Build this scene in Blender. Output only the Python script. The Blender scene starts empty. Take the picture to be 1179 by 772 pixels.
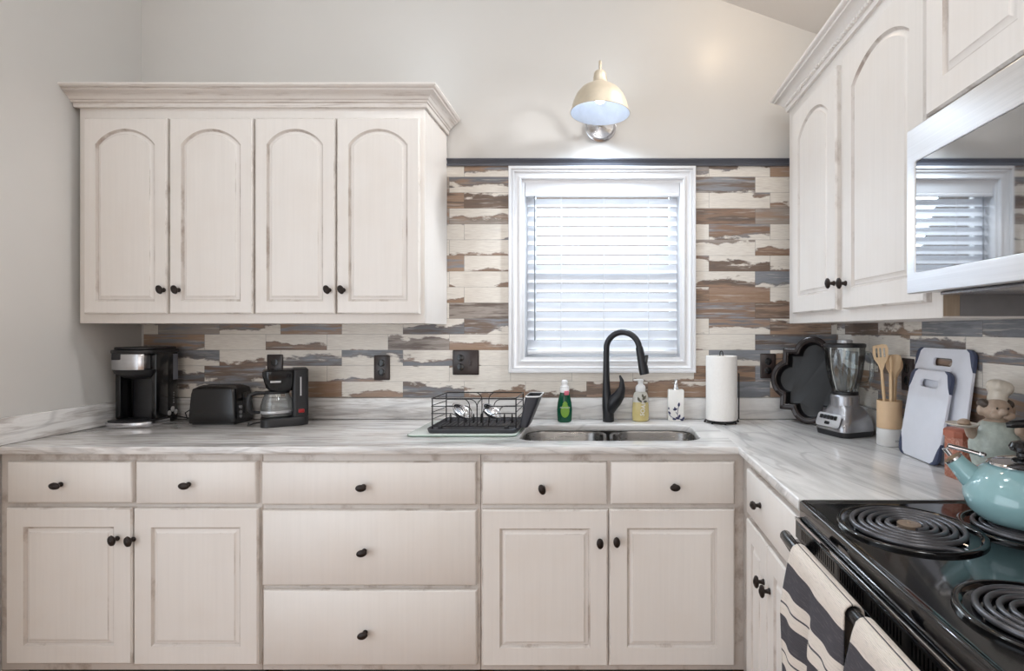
import bpy, bmesh, math, random
from mathutils import Vector, Matrix, Euler
random.seed(7)
PI = math.pi
S = bpy.context.scene
COL = S.collection
R = math.radians

# ------------------------------------------------------------------ layout
F = 600.0                      # focal length in pixels of the 1179 px frame
EYE = 1.32                     # eye height; the camera looks along +Y
CT = 0.914                     # worktop height
CT1 = CT + .0008               # feet of what stands on it
DW = 2.41                      # back wall (y)
XL, XR = -2.145, 1.075         # left and right walls (x)


def at(px, py, z=CT):
    """floor-plan point (x, y) of something standing at height z"""
    d = F * (EYE - z) / (py - 380.0)
    return ((px - 697.0) * d / F, d)


# ------------------------------------------------------------------ materials
def c(r, g, b):
    def f(v):
        v /= 255.0
        return v / 12.92 if v <= 0.04045 else ((v + 0.055) / 1.055) ** 2.4
    return (f(r), f(g), f(b), 1.0)


class G:
    def __init__(s, name):
        s.m = bpy.data.materials.new(name)
        s.m.use_nodes = True
        s.nt = s.m.node_tree
        s.b = s.nt.nodes['Principled BSDF']
        s.out = s.nt.nodes['Material Output']

    def put(s, sock, v):
        if hasattr(v, 'is_output'):
            s.nt.links.new(v, sock)
        else:
            sock.default_value = v

    def n(s, t, ins=None, out=0, **props):
        nd = s.nt.nodes.new(t)
        for k, v in props.items():
            setattr(nd, k, v)
        for k, v in (ins or {}).items():
            s.put(nd.inputs[k], v)
        return nd.outputs[out]

    def ma(s, op, a, b=None, cc=None, clamp=False):
        i = {0: a}
        if b is not None: i[1] = b
        if cc is not None: i[2] = cc
        return s.n('ShaderNodeMath', i, operation=op, use_clamp=clamp)

    def mix(s, f, a, b, blend='MIX'):
        return s.n('ShaderNodeMix', {0: f, 6: a, 7: b}, out=2, data_type='RGBA', blend_type=blend)

    def ramp(s, f, stops, interp='LINEAR'):
        nd = s.nt.nodes.new('ShaderNodeValToRGB')
        cr = nd.color_ramp
        cr.interpolation = interp
        while len(cr.elements) < len(stops):
            cr.elements.new(0.5)
        for e, (p, col) in zip(cr.elements, stops):
            e.position = p
            e.color = col
        s.nt.links.new(f, nd.inputs[0])
        return nd.outputs[0]

    def noise(s, vec, scale=1.0, detail=3.0, rough=0.55, dist=0.0, out=0):
        return s.n('ShaderNodeTexNoise', {'Vector': vec, 'Scale': scale, 'Detail': detail, 'Roughness': rough, 'Distortion': dist}, out=out)

    def obj(s):
        return s.n('ShaderNodeTexCoord', out=3)

    def sep(s, v):
        nd = s.nt.nodes.new('ShaderNodeSeparateXYZ')
        s.nt.links.new(v, nd.inputs[0])
        return nd.outputs

    def xyz(s, x, y, z):
        return s.n('ShaderNodeCombineXYZ', {0: x, 1: y, 2: z})

    def smooth(s, v, lo, hi):
        return s.n('ShaderNodeMapRange', {0: v, 1: lo, 2: hi}, interpolation_type='SMOOTHSTEP')

    def base(s, v, rough=None, metal=None):
        s.put(s.b.inputs['Base Color'], v)
        if rough is not None: s.put(s.b.inputs['Roughness'], rough)
        if metal is not None: s.put(s.b.inputs['Metallic'], metal)

    def bump(s, h, strength=0.2, dist=0.01):
        s.put(s.b.inputs['Normal'], s.n('ShaderNodeBump', {'Strength': strength, 'Distance': dist, 'Height': h}))


def plain(name, col, rough=0.5, metal=0.0, coat=0.0, spec=None, vary=0.06, scale=30.0, bump=0.0, aniso=None):
    """one colour with a faint mottle"""
    g = G(name)
    o = g.obj()
    if aniso:
        x, y, z = g.sep(o)
        o = g.xyz(g.ma('MULTIPLY', x, aniso[0]), g.ma('MULTIPLY', y, aniso[1]), g.ma('MULTIPLY', z, aniso[2]))
    nz = g.noise(o, scale, 4)
    dark = tuple(v * (1 - vary) for v in col[:3]) + (1,)
    lite = tuple(min(1, v * (1 + vary)) for v in col[:3]) + (1,)
    g.base(g.ramp(nz, [(0.3, dark), (0.7, lite)]), rough, metal)
    if coat: g.b.inputs['Coat Weight'].default_value = coat
    if spec is not None: g.b.inputs['Specular IOR Level'].default_value = spec
    if bump: g.bump(nz, bump, 0.004)
    return g.m


def glass(name, tint=(0.95, 0.97, 0.97, 1), gloss=0.06, ior=1.45, fmin=0.06):
    g = G(name)
    fr = g.n('ShaderNodeFresnel', {'IOR': ior})
    fac = g.ma('ADD', g.ma('MULTIPLY', fr, 0.9), fmin, clamp=True)
    t = g.n('ShaderNodeBsdfTransparent', {'Color': tint})
    gl = g.n('ShaderNodeBsdfGlossy', {'Color': (1, 1, 1, 1), 'Roughness': gloss})
    mx = g.n('ShaderNodeMixShader', {0: fac, 1: t, 2: gl})
    g.nt.links.new(mx, g.out.inputs[0])
    return g.m


def cabinet_paint(name, worn, sc=(11.0, 11.0, 6.0)):
    """white brushed paint with a brown glaze rubbed through where it is worn"""
    g = G(name)
    rnd = g.n('ShaderNodeObjectInfo', out=5)
    o = g.n('ShaderNodeVectorMath', {0: g.obj(), 1: g.xyz(g.ma('MULTIPLY', rnd, 17.0), 0.0, g.ma('MULTIPLY', rnd, 41.0))}, operation='ADD')
    x, y, z = g.sep(o)
    st = g.noise(g.xyz(g.ma('MULTIPLY', x, 90.0), g.ma('MULTIPLY', y, 90.0), g.ma('MULTIPLY', z, 3.0)), 1.0, 4)
    cl = g.noise(o, 5.0, 3)
    col = g.ramp(st, [(0.22, c(225, 220, 215)), (0.52, c(228, 223, 218)), (0.80, c(230, 225, 220))])
    col = g.mix(g.ma('MULTIPLY', g.smooth(cl, 0.42, 0.75), 0.30), col, c(221, 212, 203))
    if worn:
        w1 = g.noise(g.xyz(g.ma('MULTIPLY', x, sc[0]), g.ma('MULTIPLY', y, sc[1]), g.ma('MULTIPLY', z, sc[2])), 1.0, 5, 0.65)
        k = g.ma('ADD', 0.26 if worn == 1 else 0.08, g.ma('MULTIPLY', g.smooth(w1, 0.50, 0.68), 0.42 if worn == 1 else 0.40))
        col = g.mix(k, col, c(132, 110, 94))
    g.base(col, 0.42)
    g.bump(st, 0.02, 0.001)
    return g.m


def tile_material(name, axis, j1, sgn, seed=2.3):
    """narrow planks of weathered painted wood"""
    g = G(name)
    xyz = g.sep(g.obj())
    u, v = xyz[axis], xyz[2]
    H, L = 0.0725, 0.282
    vr = g.ma('DIVIDE', g.ma('SUBTRACT', v, 1.011), H)
    row = g.ma('FLOOR', vr)
    fv = g.ma('SUBTRACT', vr, row)
    par = g.ma('FLOORED_MODULO', row, 2.0)
    uu = g.ma('ADD', g.ma('MULTIPLY', g.ma('SUBTRACT', u, j1), sgn / L), g.ma('MULTIPLY', par, 0.2436))
    cl = g.ma('FLOOR', uu)
    fu = g.ma('SUBTRACT', uu, cl)
    wn = g.n('ShaderNodeTexWhiteNoise', {'Vector': g.xyz(g.ma('ADD', cl, 0.37), g.ma('ADD', row, 0.71), seed)}, out=1, noise_dimensions='3D')
    r1, r2, r3 = g.sep(wn)
    # a coordinate of its own for every plank
    su = g.ma('ADD', u, g.ma('MULTIPLY', r3, 53.0))
    sv = g.ma('ADD', v, g.ma('MULTIPLY', r1, 31.0))
    big = g.noise(g.xyz(g.ma('MULTIPLY', su, 7.0), g.ma('MULTIPLY', sv, 17.0), r2), 1.0, 6, 0.56, 0.1)
    mid = g.noise(g.xyz(g.ma('MULTIPLY', su, 4.5), g.ma('MULTIPLY', sv, 46.0), g.ma('ADD', r3, 5.0)), 1.0, 5, 0.6, 0.3)
    fine = g.noise(g.xyz(g.ma('MULTIPLY', su, 22.0), g.ma('MULTIPLY', sv, 420.0), 1.0), 1.0, 3)
    wood = g.ramp(r1, [(0.0, c(150, 122, 100)), (0.20, c(116, 98, 86)), (0.36, c(130, 133, 139)), (0.52, c(160, 134, 114)),
                       (0.68, c(114, 116, 121)), (0.82, c(158, 148, 140)), (0.92, c(138, 112, 94))], 'CONSTANT')
    wood2 = g.ramp(r3, [(0.0, c(136, 138, 143)), (0.35, c(156, 130, 112)), (0.7, c(104, 90, 82))], 'CONSTANT')
    col = g.mix(g.smooth(mid, 0.44, 0.62), wood, wood2)
    side = g.ma('SUBTRACT', g.ma('MULTIPLY', g.ma('GREATER_THAN', r3, 0.42), 2.0), 1.0)
    grad = g.ma('MULTIPLY', g.ma('MULTIPLY', g.ma('SUBTRACT', fv, 0.5), side), 0.42)
    lift = g.ma('MULTIPLY', g.ma('SUBTRACT', r2, 0.585), 0.74)
    e = g.ma('ADD', g.ma('ADD', g.ma('MULTIPLY', g.ma('SUBTRACT', big, 0.5), 0.85), 0.5), g.ma('ADD', lift, grad))
    # dark fringe, then the cream paint still holding
    fr = g.ma('MULTIPLY', g.smooth(e, 0.40, 0.49), 0.45)
    col = g.mix(fr, col, c(112, 96, 86))
    scr = g.noise(g.xyz(g.ma('MULTIPLY', su, 5.0), g.ma('MULTIPLY', sv, 90.0), 9.0), 1.0, 5, 0.6)
    col = g.mix(g.ma('MULTIPLY', g.smooth(scr, 0.56, 0.66), 0.55), col, c(196, 188, 180))
    cream = g.ramp(fine, [(0.3, c(216, 208, 199)), (0.7, c(230, 224, 214))])
    cream = g.mix(g.ma('MULTIPLY', g.smooth(mid, 0.5, 0.75), 0.38), cream, c(186, 178, 170))
    col = g.mix(g.smooth(e, 0.482, 0.54), col, cream)
    col = g.mix(0.30, col, g.ramp(fine, [(0.25, (0.15, 0.15, 0.15, 1)), (0.75, (0.85, 0.85, 0.85, 1))]), 'SOFT_LIGHT')
    g1 = g.ma('LESS_THAN', fv, 0.025)
    g2 = g.ma('LESS_THAN', fu, 0.007)
    col = g.mix(g.ma('MULTIPLY', g.ma('MAXIMUM', g1, g2), 0.5), col, c(92, 84, 78))
    g.base(col, 0.38)
    g.bump(g.ma('MAXIMUM', g1, g2), -0.3, 0.002)
    return g.m


def marble_material():
    """streaky grey and white laminate; its veins run along each leg of the L"""
    g = G('marble_laminate')
    x, y, z = g.sep(g.obj())
    leg = g.ma('MULTIPLY', g.ma('GREATER_THAN', x, 0.464), g.ma('LESS_THAN', y, DW - 0.028))
    lsp = g.ma('MULTIPLY', g.ma('LESS_THAN', x, XL + 0.0195), g.ma('GREATER_THAN', z, 0.0003))
    inv = g.ma('SUBTRACT', 1.0, leg)
    a = g.ma('ADD', g.ma('MULTIPLY', x, inv), g.ma('MULTIPLY', g.ma('ADD', y, g.ma('MULTIPLY', x, -0.35)), leg))
    b = g.ma('ADD', g.ma('MULTIPLY', g.ma('ADD', y, z), inv), g.ma('MULTIPLY', g.ma('ADD', g.ma('ADD', x, g.ma('MULTIPLY', y, 0.25)), z), leg))
    nl = g.ma('SUBTRACT', 1.0, lsp)
    a = g.ma('ADD', g.ma('MULTIPLY', a, nl), g.ma('MULTIPLY', y, lsp))
    b = g.ma('ADD', g.ma('MULTIPLY', b, nl), g.ma('MULTIPLY', z, lsp))
    v1 = g.xyz(g.ma('MULTIPLY', a, 1.6), g.ma('MULTIPLY', b, 9.0), g.ma('MULTIPLY', leg, 4.4))
    n1 = g.noise(v1, 1.0, 5, 0.6, 1.1)
    n2 = g.noise(g.xyz(g.ma('MULTIPLY', a, 4.0), g.ma('MULTIPLY', b, 46.0), 3.0), 1.0, 5, 0.65, 0.8)
    n3 = g.noise(g.xyz(g.ma('MULTIPLY', a, 0.9), g.ma('MULTIPLY', b, 5.0), g.ma('ADD', 7.7, leg)), 1.0, 3, 0.5, 1.6)
    col = g.ramp(n1, [(0.26, c(190, 187, 185)), (0.42, c(214, 212, 210)), (0.58, c(230, 228, 226)), (0.75, c(212, 209, 207))])
    col = g.mix(g.ma('MULTIPLY', g.smooth(n2, 0.43, 0.66), g.ma('ADD', 0.10, g.ma('MULTIPLY', g.ma('MULTIPLY', g.ma('SUBTRACT', 0.3, x), 0.7, clamp=True), 0.55))), col, c(150, 138, 130))  # brown streaks; their leftward strengthening also stands in for dimmer light
    d = g.ma('ABSOLUTE', g.ma('SUBTRACT', n3, 0.5))
    vein = g.ma('SUBTRACT', 1.0, g.smooth(d, 0.0, 0.035))
    col = g.mix(g.ma('MULTIPLY', vein, 0.30), col, c(140, 137, 138))
    g.base(col, 0.09)
    g.b.inputs['Specular IOR Level'].default_value = 0.5
    return g.m


def towel_material():
    """charcoal woven cotton with cream bands and a thin dark line in each band"""
    g = G('striped_cotton')
    u, v, w = g.sep(g.n('ShaderNodeTexCoord', out=2))
    cr, dk = c(224, 214, 204), c(82, 80, 85)
    s = g.ramp(v, [(0.0, cr), (0.04, dk), (0.046, cr), (0.135, dk), (0.25, cr), (0.30, dk), (0.307, cr), (0.355, dk),
                   (0.46, cr), (0.50, dk), (0.507, cr), (0.555, dk), (0.66, cr), (0.71, dk), (0.717, cr), (0.77, dk)], 'CONSTANT')
    wv = g.n('ShaderNodeTexWave', {'Vector': g.xyz(u, v, 0.0), 'Scale': 60.0, 'Distortion': 2.5, 'Detail': 2.0}, out=1, bands_direction='Y')
    fl = g.noise(g.xyz(g.ma('MULTIPLY', u, 40.0), g.ma('MULTIPLY', v, 160.0), 0.0), 1.0, 3)
    col = g.mix(g.ma('MULTIPLY', g.smooth(fl, 0.5, 0.7), 0.22), s, c(140, 134, 132))
    g.base(col, 0.95)
    g.bump(wv, 0.5, 0.002)
    g.b.inputs['Specular IOR Level'].default_value = 0.1
    return g.m


def wood_material(name, a, b, rough=0.5):
    g = G(name)
    x, y, z = g.sep(g.obj())
    n1 = g.noise(g.xyz(g.ma('MULTIPLY', x, 60.0), g.ma('MULTIPLY', y, 60.0), g.ma('MULTIPLY', z, 5.0)), 1.0, 4, 0.6, 0.5)
    g.base(g.ramp(n1, [(0.3, a), (0.7, b)]), rough)
    return g.m


def blind_material():
    g = G('blind_slat_white')
    o = g.obj()
    nz = g.noise(o, 12.0, 2)
    col = g.ramp(nz, [(0.3, c(238, 240, 244)), (0.7, c(244, 246, 250))])
    d = g.n('ShaderNodeBsdfDiffuse', {'Color': col})
    t = g.n('ShaderNodeBsdfTranslucent', {'Color': col})
    mx = g.n('ShaderNodeMixShader', {0: 0.36, 1: d, 2: t})
    g.nt.links.new(mx, g.out.inputs[0])
    return g.m


def emit(name, col, strength):
    g = G(name)
    nz = g.noise(g.obj(), 4.0, 1)
    e = g.n('ShaderNodeEmission', {'Color': g.ramp(nz, [(0.0, col), (1.0, col)]), 'Strength': strength})
    g.nt.links.new(e, g.out.inputs[0])
    return g.m


def brushed(name, col, rough, aniso):
    g = G(name)
    x, y, z = g.sep(g.obj())
    n1 = g.noise(g.xyz(g.ma('MULTIPLY', x, aniso[0]), g.ma('MULTIPLY', y, aniso[1]), g.ma('MULTIPLY', z, aniso[2])), 1.0, 3)
    lo = tuple(v * 0.9 for v in col[:3]) + (1,)
    g.base(g.ramp(n1, [(0.3, lo), (0.7, col)]), g.ma('ADD', rough - 0.05, g.ma('MULTIPLY', n1, 0.1)), 1.0)
    return g.m


def splash_oval(name, ground, ink):
    """pattern of pale flourishes on a coloured ground"""
    g = G(name)
    o = g.obj()
    n1 = g.noise(o, 55.0, 3, 0.5, 1.2)
    d = g.ma('ABSOLUTE', g.ma('SUBTRACT', n1, 0.5))
    k = g.ma('SUBTRACT', 1.0, g.smooth(d, 0.01, 0.05))
    g.base(g.mix(g.ma('MULTIPLY', k, 0.5), ground, ink), 0.42)
    return g.m


M = {}
M['paint'] = cabinet_paint('cabinet_white_paint', 0)
M['worn'] = cabinet_paint('cabinet_glazed_groove', 1)
M['edge'] = cabinet_paint('cabinet_rubbed_edge', 2)
M['frame'] = cabinet_paint('face_frame_rubbed_paint', 1, (9.0, 9.0, 7.0))
M['crown'] = cabinet_paint('crown_rubbed_paint', 1, (5.0, 5.0, 190.0))
M['crown2'] = cabinet_paint('crown_light_rub', 2, (7.0, 7.0, 150.0))
M['tile_b'] = tile_material('weathered_plank_tile', 0, 0.4767, 1.0)
M['tile_r'] = tile_material('weathered_plank_tile_side', 1, 2.039, -1.0, 7.9)
M['marble'] = marble_material()
M['wall'] = plain('greige_wall_paint', c(206, 203, 199), 0.34, vary=0.015, scale=3, bump=0.02)
M['ceil'] = plain('ceiling_paint', c(222, 217, 212), 0.8, vary=0.015, scale=3)
M['floor'] = wood_material('floor_planks', c(150, 112, 80), c(178, 138, 102), 0.4)
M['trim_dark'] = plain('dark_grey_trim', c(84, 86, 94), 0.3, vary=0.04)
M['white_trim'] = plain('white_trim_paint', c(228, 228, 230), 0.35, vary=0.012)
M['bronze'] = plain('oiled_bronze', c(44, 36, 33), 0.35, 0.6, vary=0.2, scale=80)
M['outlet'] = plain('dark_brown_plastic', c(48, 38, 36), 0.3, vary=0.05)
M['black'] = plain('matte_black', c(30, 30, 33), 0.42, vary=0.06)
M['gloss'] = plain('gloss_black_plastic', c(18, 18, 20), 0.18, vary=0.05)
M['enamel'] = plain('black_enamel', c(10, 10, 12), 0.09, vary=0.03, coat=0.3)
M['coil'] = plain('burner_coil_grey', c(92, 92, 96), 0.3, 0.6, vary=0.1)
M['chrome'] = plain('chrome', c(215, 215, 218), 0.10, 1.0, vary=0.02)
M['steel'] = brushed('brushed_steel', c(205, 205, 208), 0.24, (3, 3, 300))
M['steel_h'] = brushed('brushed_steel_door', c(232, 232, 234), 0.30, (2, 2, 260))
M['sinksteel'] = brushed('sink_steel', c(150, 148, 146), 0.28, (4, 60, 60))
M['greymetal'] = plain('grey_metallic_plastic', c(166, 166, 170), 0.27, 0.75, vary=0.05)
M['silver'] = plain('silver_plastic', c(196, 196, 198), 0.3, 0.4, vary=0.03)
M['fblack'] = plain('faucet_matte_black', c(33, 34, 38), 0.34, 0.2, vary=0.06)
M['glass'] = glass('clear_glass', gloss=0.03, fmin=0.03)
M['pane'] = glass('window_glass', gloss=0.02)
M['board_glass'] = plain('pale_glass_board', c(214, 222, 216), 0.12, vary=0.02)
M['board_edge'] = plain('glass_board_edge', c(150, 172, 160), 0.15)
M['wire'] = plain('black_wire', c(36, 34, 36), 0.4, 0.3)
M['tray_pl'] = plain('charcoal_plastic', c(58, 58, 64), 0.4)
M['paper'] = plain('paper_towel', c(243, 240, 236), 0.95, vary=0.02, scale=120, bump=0.3)
M['ceramic'] = plain('white_ceramic', c(240, 238, 234), 0.2, vary=0.02)
M['navy'] = plain('navy_ink', c(46, 50, 88), 0.35)
M['green'] = plain('green_bottle', c(14, 84, 58), 0.15, vary=0.08)
M['lime'] = plain('lime_label', c(132, 182, 60), 0.3)
M['white'] = plain('white_plastic', c(240, 240, 240), 0.3, vary=0.01)
M['pink'] = plain('pink_sticker', c(226, 120, 140), 0.4)
M['soap'] = plain('pale_yellow_soap', c(206, 190, 132), 0.12, vary=0.05)
M['soapclear'] = plain('clear_soap_bottle', c(206, 204, 196), 0.08, vary=0.03)
M['olive'] = plain('olive_print', c(92, 88, 72), 0.4)
M['bamboo'] = wood_material('pale_utensil_wood', c(208, 174, 134), c(230, 202, 164), 0.5)
M['beige'] = plain('beige_sleeve', c(214, 182, 146), 0.5, vary=0.04)
M['crock'] = plain('crock_white', c(226, 224, 222), 0.4, vary=0.02)
M['print'] = plain('grey_print', c(150, 148, 148), 0.5)
M['cutboard'] = plain('white_cutting_board', c(226, 228, 236), 0.35, vary=0.015)
M['grip'] = plain('slate_blue_grip', c(66, 74, 98), 0.5)
M['terra'] = splash_oval('terracotta_pattern', c(180, 112, 90), c(226, 190, 170))
M['terra_lid'] = plain('terracotta_lid', c(176, 104, 82), 0.38, vary=0.06)
M['teal'] = plain('teal_enamel', c(144, 182, 186), 0.07, vary=0.03, coat=0.6)
M['skin'] = plain('glazed_tan_clay', c(172, 150, 132), 0.35, vary=0.15, scale=60)
M['apron'] = plain('glazed_sage_clay', c(178, 186, 178), 0.35, vary=0.2, scale=50)
M['hat'] = plain('glazed_cream_clay', c(206, 196, 182), 0.3, vary=0.08, scale=50)
M['hair'] = plain('dark_clay', c(70, 58, 50), 0.5, vary=0.15)
M['nickel'] = plain('warm_brushed_nickel', c(206, 194, 174), 0.38, 0.55, vary=0.05)
M['shade_in'] = plain('white_shade_lining', c(214, 222, 234), 0.5)
M['darktray'] = plain('espresso_enamel', c(42, 34, 33), 0.22, 0.25, vary=0.12, scale=40)
M['darkin'] = plain('charcoal_base', c(20, 20, 22), 0.5, vary=0.1)
M['rawwood'] = wood_material('bare_cabinet_wood', c(150, 132, 112), c(176, 158, 138), 0.6)
M['red'] = plain('red_switch', c(150, 24, 28), 0.3)
M['towel'] = towel_material()
M['blind'] = blind_material()
M['bulb'] = emit('lit_bulb', (0.86, 0.93, 1.0, 1), 7.0)
M['mwglass'] = plain('black_oven_glass', c(26, 30, 40), 0.03, vary=0.02, coat=1.0, spec=0.9)
for _k2, _v2 in (('IOR', 2.3), ('Coat IOR', 2.0)): M['mwglass'].node_tree.nodes['Principled BSDF'].inputs[_k2].default_value = _v2
M['label'] = plain('grey_spec_label', c(112, 114, 124), 0.4)
M['outdoor'] = plain('pale_render_wall', c(210, 212, 214), 0.9)


# ------------------------------------------------------------------ mesh tools
class MB:
    def __init__(s):
        s.bm = bmesh.new()
        s.mats = []

    def slot(s, mat):
        if mat not in s.mats:
            s.mats.append(mat)
        return s.mats.index(mat)

    def _add(s, t, mat, X=None, keep=False):
        if X is not None:
            t.transform(X)
        if not keep:
            i = s.slot(mat) if mat else 0
            for f in t.faces:
                f.material_index = i
        me = bpy.data.meshes.new('t')
        t.to_mesh(me)
        t.free()
        s.bm.from_mesh(me)
        bpy.data.meshes.remove(me)
        return s

    def box(s, x0, x1, y0, y1, z0, z1, bev=0.0, mat=None, X=None, seg=2):
        t = bmesh.new()
        v = [t.verts.new((x, y, z)) for x in (x0, x1) for y in (y0, y1) for z in (z0, z1)]
        for q in ((0, 1, 3, 2), (4, 6, 7, 5), (0, 4, 5, 1), (2, 3, 7, 6), (0, 2, 6, 4), (1, 5, 7, 3)):
            t.faces.new([v[i] for i in q])
        bmesh.ops.recalc_face_normals(t, faces=t.faces)
        if bev:
            bmesh.ops.bevel(t, geom=list(t.edges), offset=bev, segments=seg, profile=0.5, affect='EDGES')
        return s._add(t, mat, X)

    def rings(s, rs, mat=None, X=None, cap0=True, cap1=True, closed=True, mats=None):
        """loft a list of equal-length point rings"""
        t = bmesh.new()
        V = [[t.verts.new(p) for p in r] for r in rs]
        n = len(rs[0])
        for i in range(len(rs) - 1):
            mi = s.slot(mats[i]) if mats else 0
            for j in range(n if closed else n - 1):
                k = (j + 1) % n
                try:
                    f = t.faces.new((V[i][j], V[i][k], V[i + 1][k], V[i + 1][j]))
                    f.material_index = mi
                except ValueError:
                    pass
        if cap0:
            f = t.faces.new(list(reversed(V[0])))
            f.material_index = s.slot(mats[0]) if mats else 0
        if cap1:
            f = t.faces.new(V[-1])
            f.material_index = s.slot(mats[-1]) if mats else 0
        bmesh.ops.remove_doubles(t, verts=t.verts, dist=1e-6)
        bmesh.ops.recalc_face_normals(t, faces=t.faces)
        return s._add(t, mat, X, keep=bool(mats))

    def lathe(s, prof, n=32, mat=None, X=None, sx=1.0, sy=1.0, flute=0.0, nf=8):
        rs = []
        for r, z in prof:
            ring = []
            for k in range(n):
                a = 2 * PI * k / n
                rr = max(r, 1e-5) * (1 + flute * math.cos(nf * a))
                ring.append((rr * math.cos(a) * sx, rr * math.sin(a) * sy, z))
            rs.append(ring)
        return s.rings(rs, mat, X)

    def tube(s, pts, r, n=8, mat=None, X=None, closed=False):
        P = [Vector(p) for p in pts]
        m = len(P)
        rad = r if isinstance(r, (list, tuple)) else [r] * m
        T = []
        for i in range(m):
            if closed:
                d = P[(i + 1) % m] - P[i - 1]
            else:
                d = P[min(i + 1, m - 1)] - P[max(i - 1, 0)]
            T.append(d.normalized())
        up = Vector((0, 0, 1)) if abs(T[0].z) < 0.9 else Vector((1, 0, 0))
        nrm = (up - T[0] * up.dot(T[0])).normalized()
        rs = []
        for i in range(m):
            nrm = (nrm - T[i] * nrm.dot(T[i]))
            nrm = nrm.normalized() if nrm.length > 1e-6 else T[i].orthogonal().normalized()
            b = T[i].cross(nrm)
            rs.append([P[i] + (nrm * math.cos(2 * PI * k / n) + b * math.sin(2 * PI * k / n)) * rad[i] for k in range(n)])
        if closed:
            rs.append(rs[0])
            return s.rings(rs, mat, X, cap0=False, cap1=False)
        return s.rings(rs, mat, X)

    def prism(s, out, z0, z1, bev=0.0, mat=None, X=None, holes=(), seg=2):
        """extrude a 2-D outline (with holes) from z0 to z1"""
        t = bmesh.new()
        loops = [out] + list(holes)
        tops, bots = [], []
        for L in loops:
            tops.append([t.verts.new((p[0], p[1], z1)) for p in L])
            bots.append([t.verts.new((p[0], p[1], z0)) for p in L])
        if holes:
            for vs in (tops, bots):
                ed = []
                for L in vs:
                    for i in range(len(L)):
                        ed.append(t.edges.new((L[i], L[(i + 1) % len(L)])))
                bmesh.ops.triangle_fill(t, edges=ed, use_beauty=True, use_dissolve=False)
        else:
            t.faces.new(tops[0])
            t.faces.new(list(reversed(bots[0])))
        rim = []
        for a, b in zip(tops, bots):
            for i in range(len(a)):
                k = (i + 1) % len(a)
                t.faces.new((a[i], b[i], b[k], a[k]))
        bmesh.ops.recalc_face_normals(t, faces=t.faces)
        if bev:
            zs = {round(z1, 6), round(z0, 6)}
            ed = [e for e in t.edges if len(e.link_faces) == 2 and e.verts[0].co.z == e.verts[1].co.z
                  and abs(e.link_faces[0].normal.z - e.link_faces[1].normal.z) > 0.5]
            bmesh.ops.bevel(t, geom=ed, offset=bev, segments=seg, profile=0.5, affect='EDGES')
        return s._add(t, mat, X)

    def ball(s, cx, cy, cz, rx, ry, rz, mat=None, X=None, n=20):
        t = bmesh.new()
        bmesh.ops.create_uvsphere(t, u_segments=n, v_segments=max(8, n // 2), radius=1.0)
        t.transform(Matrix.Translation((cx, cy, cz)) @ Matrix.Diagonal((rx, ry, rz, 1)))
        return s._add(t, mat, X)

    def build(s, name, mat=None, parent=None, smooth=38, loc=None, rot=None):
        me = bpy.data.meshes.new(name)
        s.bm.to_mesh(me)
        s.bm.free()
        ms = s.mats if s.mats and s.mats[0] is not None else [mat]
        for m in ms:
            me.materials.append(m if m else mat)
        if smooth:
            for p in me.polygons:
                p.use_smooth = True
            me.set_sharp_from_angle(angle=R(smooth))
        o = bpy.data.objects.new(name, me)
        COL.objects.link(o)
        if parent: o.parent = parent
        if loc: o.location = loc
        if rot: o.rotation_euler = rot
        return o


def rrect(x0, x1, y0, y1, r, n=6):
    pts = []
    for cx, cy, a0 in ((x1 - r, y1 - r, 0), (x0 + r, y1 - r, 90), (x0 + r, y0 + r, 180), (x1 - r, y0 + r, 270)):
        for k in range(n + 1):
            a = R(a0 + 90 * k / n)
            pts.append((cx + r * math.cos(a), cy + r * math.sin(a)))
    return pts


def ring3(pts, z):
    return [(p[0], p[1], z) for p in pts]


def tag(o, label, cat, group=None, kind=None):
    if label: o['label'] = label
    if cat: o['category'] = cat
    if group: o['group'] = group
    if kind: o['kind'] = kind
    return o


def thing(name, label, cat, loc=(0, 0, 0), rz=0.0, group=None, rot=None):
    o = bpy.data.objects.new(name, None)
    COL.objects.link(o)
    o.empty_display_size = 0.05
    o.location = loc
    o.rotation_euler = rot if rot else (0, 0, rz)
    return tag(o, label, cat, group)


def structure(o, label=None):
    o['kind'] = 'structure'
    if label: o['label'] = label
    return o


def text(name, body, size, mat, parent, loc, rot, extrude=0.0003):
    cu = bpy.data.curves.new(name, 'FONT')
    cu.body = body
    cu.size = size
    cu.extrude = extrude
    cu.align_x = 'CENTER'
    cu.align_y = 'CENTER'
    cu.materials.append(mat)
    tmp = bpy.data.objects.new(name, cu)
    COL.objects.link(tmp)
    me = bpy.data.meshes.new_from_object(tmp.evaluated_get(bpy.context.evaluated_depsgraph_get()))
    bpy.data.objects.remove(tmp)
    o = bpy.data.objects.new(name, me)
    COL.objects.link(o)
    o.parent = parent
    o.location = loc
    o.rotation_euler = rot
    return o


def arc(cx, cy, r, a0, a1, n):
    return [(cx + r * math.cos(R(a0 + (a1 - a0) * k / n)), cy + r * math.sin(R(a0 + (a1 - a0) * k / n))) for k in range(n + 1)]


# ------------------------------------------------------------------ the room
WX0, WX1, WZ0, WZ1 = -0.386, 0.357, 1.183, 2.015      # window opening
YB = -3.6                                              # rear of the room
CZ = lambda x: 2.654 + (XR - x) * 0.354                # sloping ceiling

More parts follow.
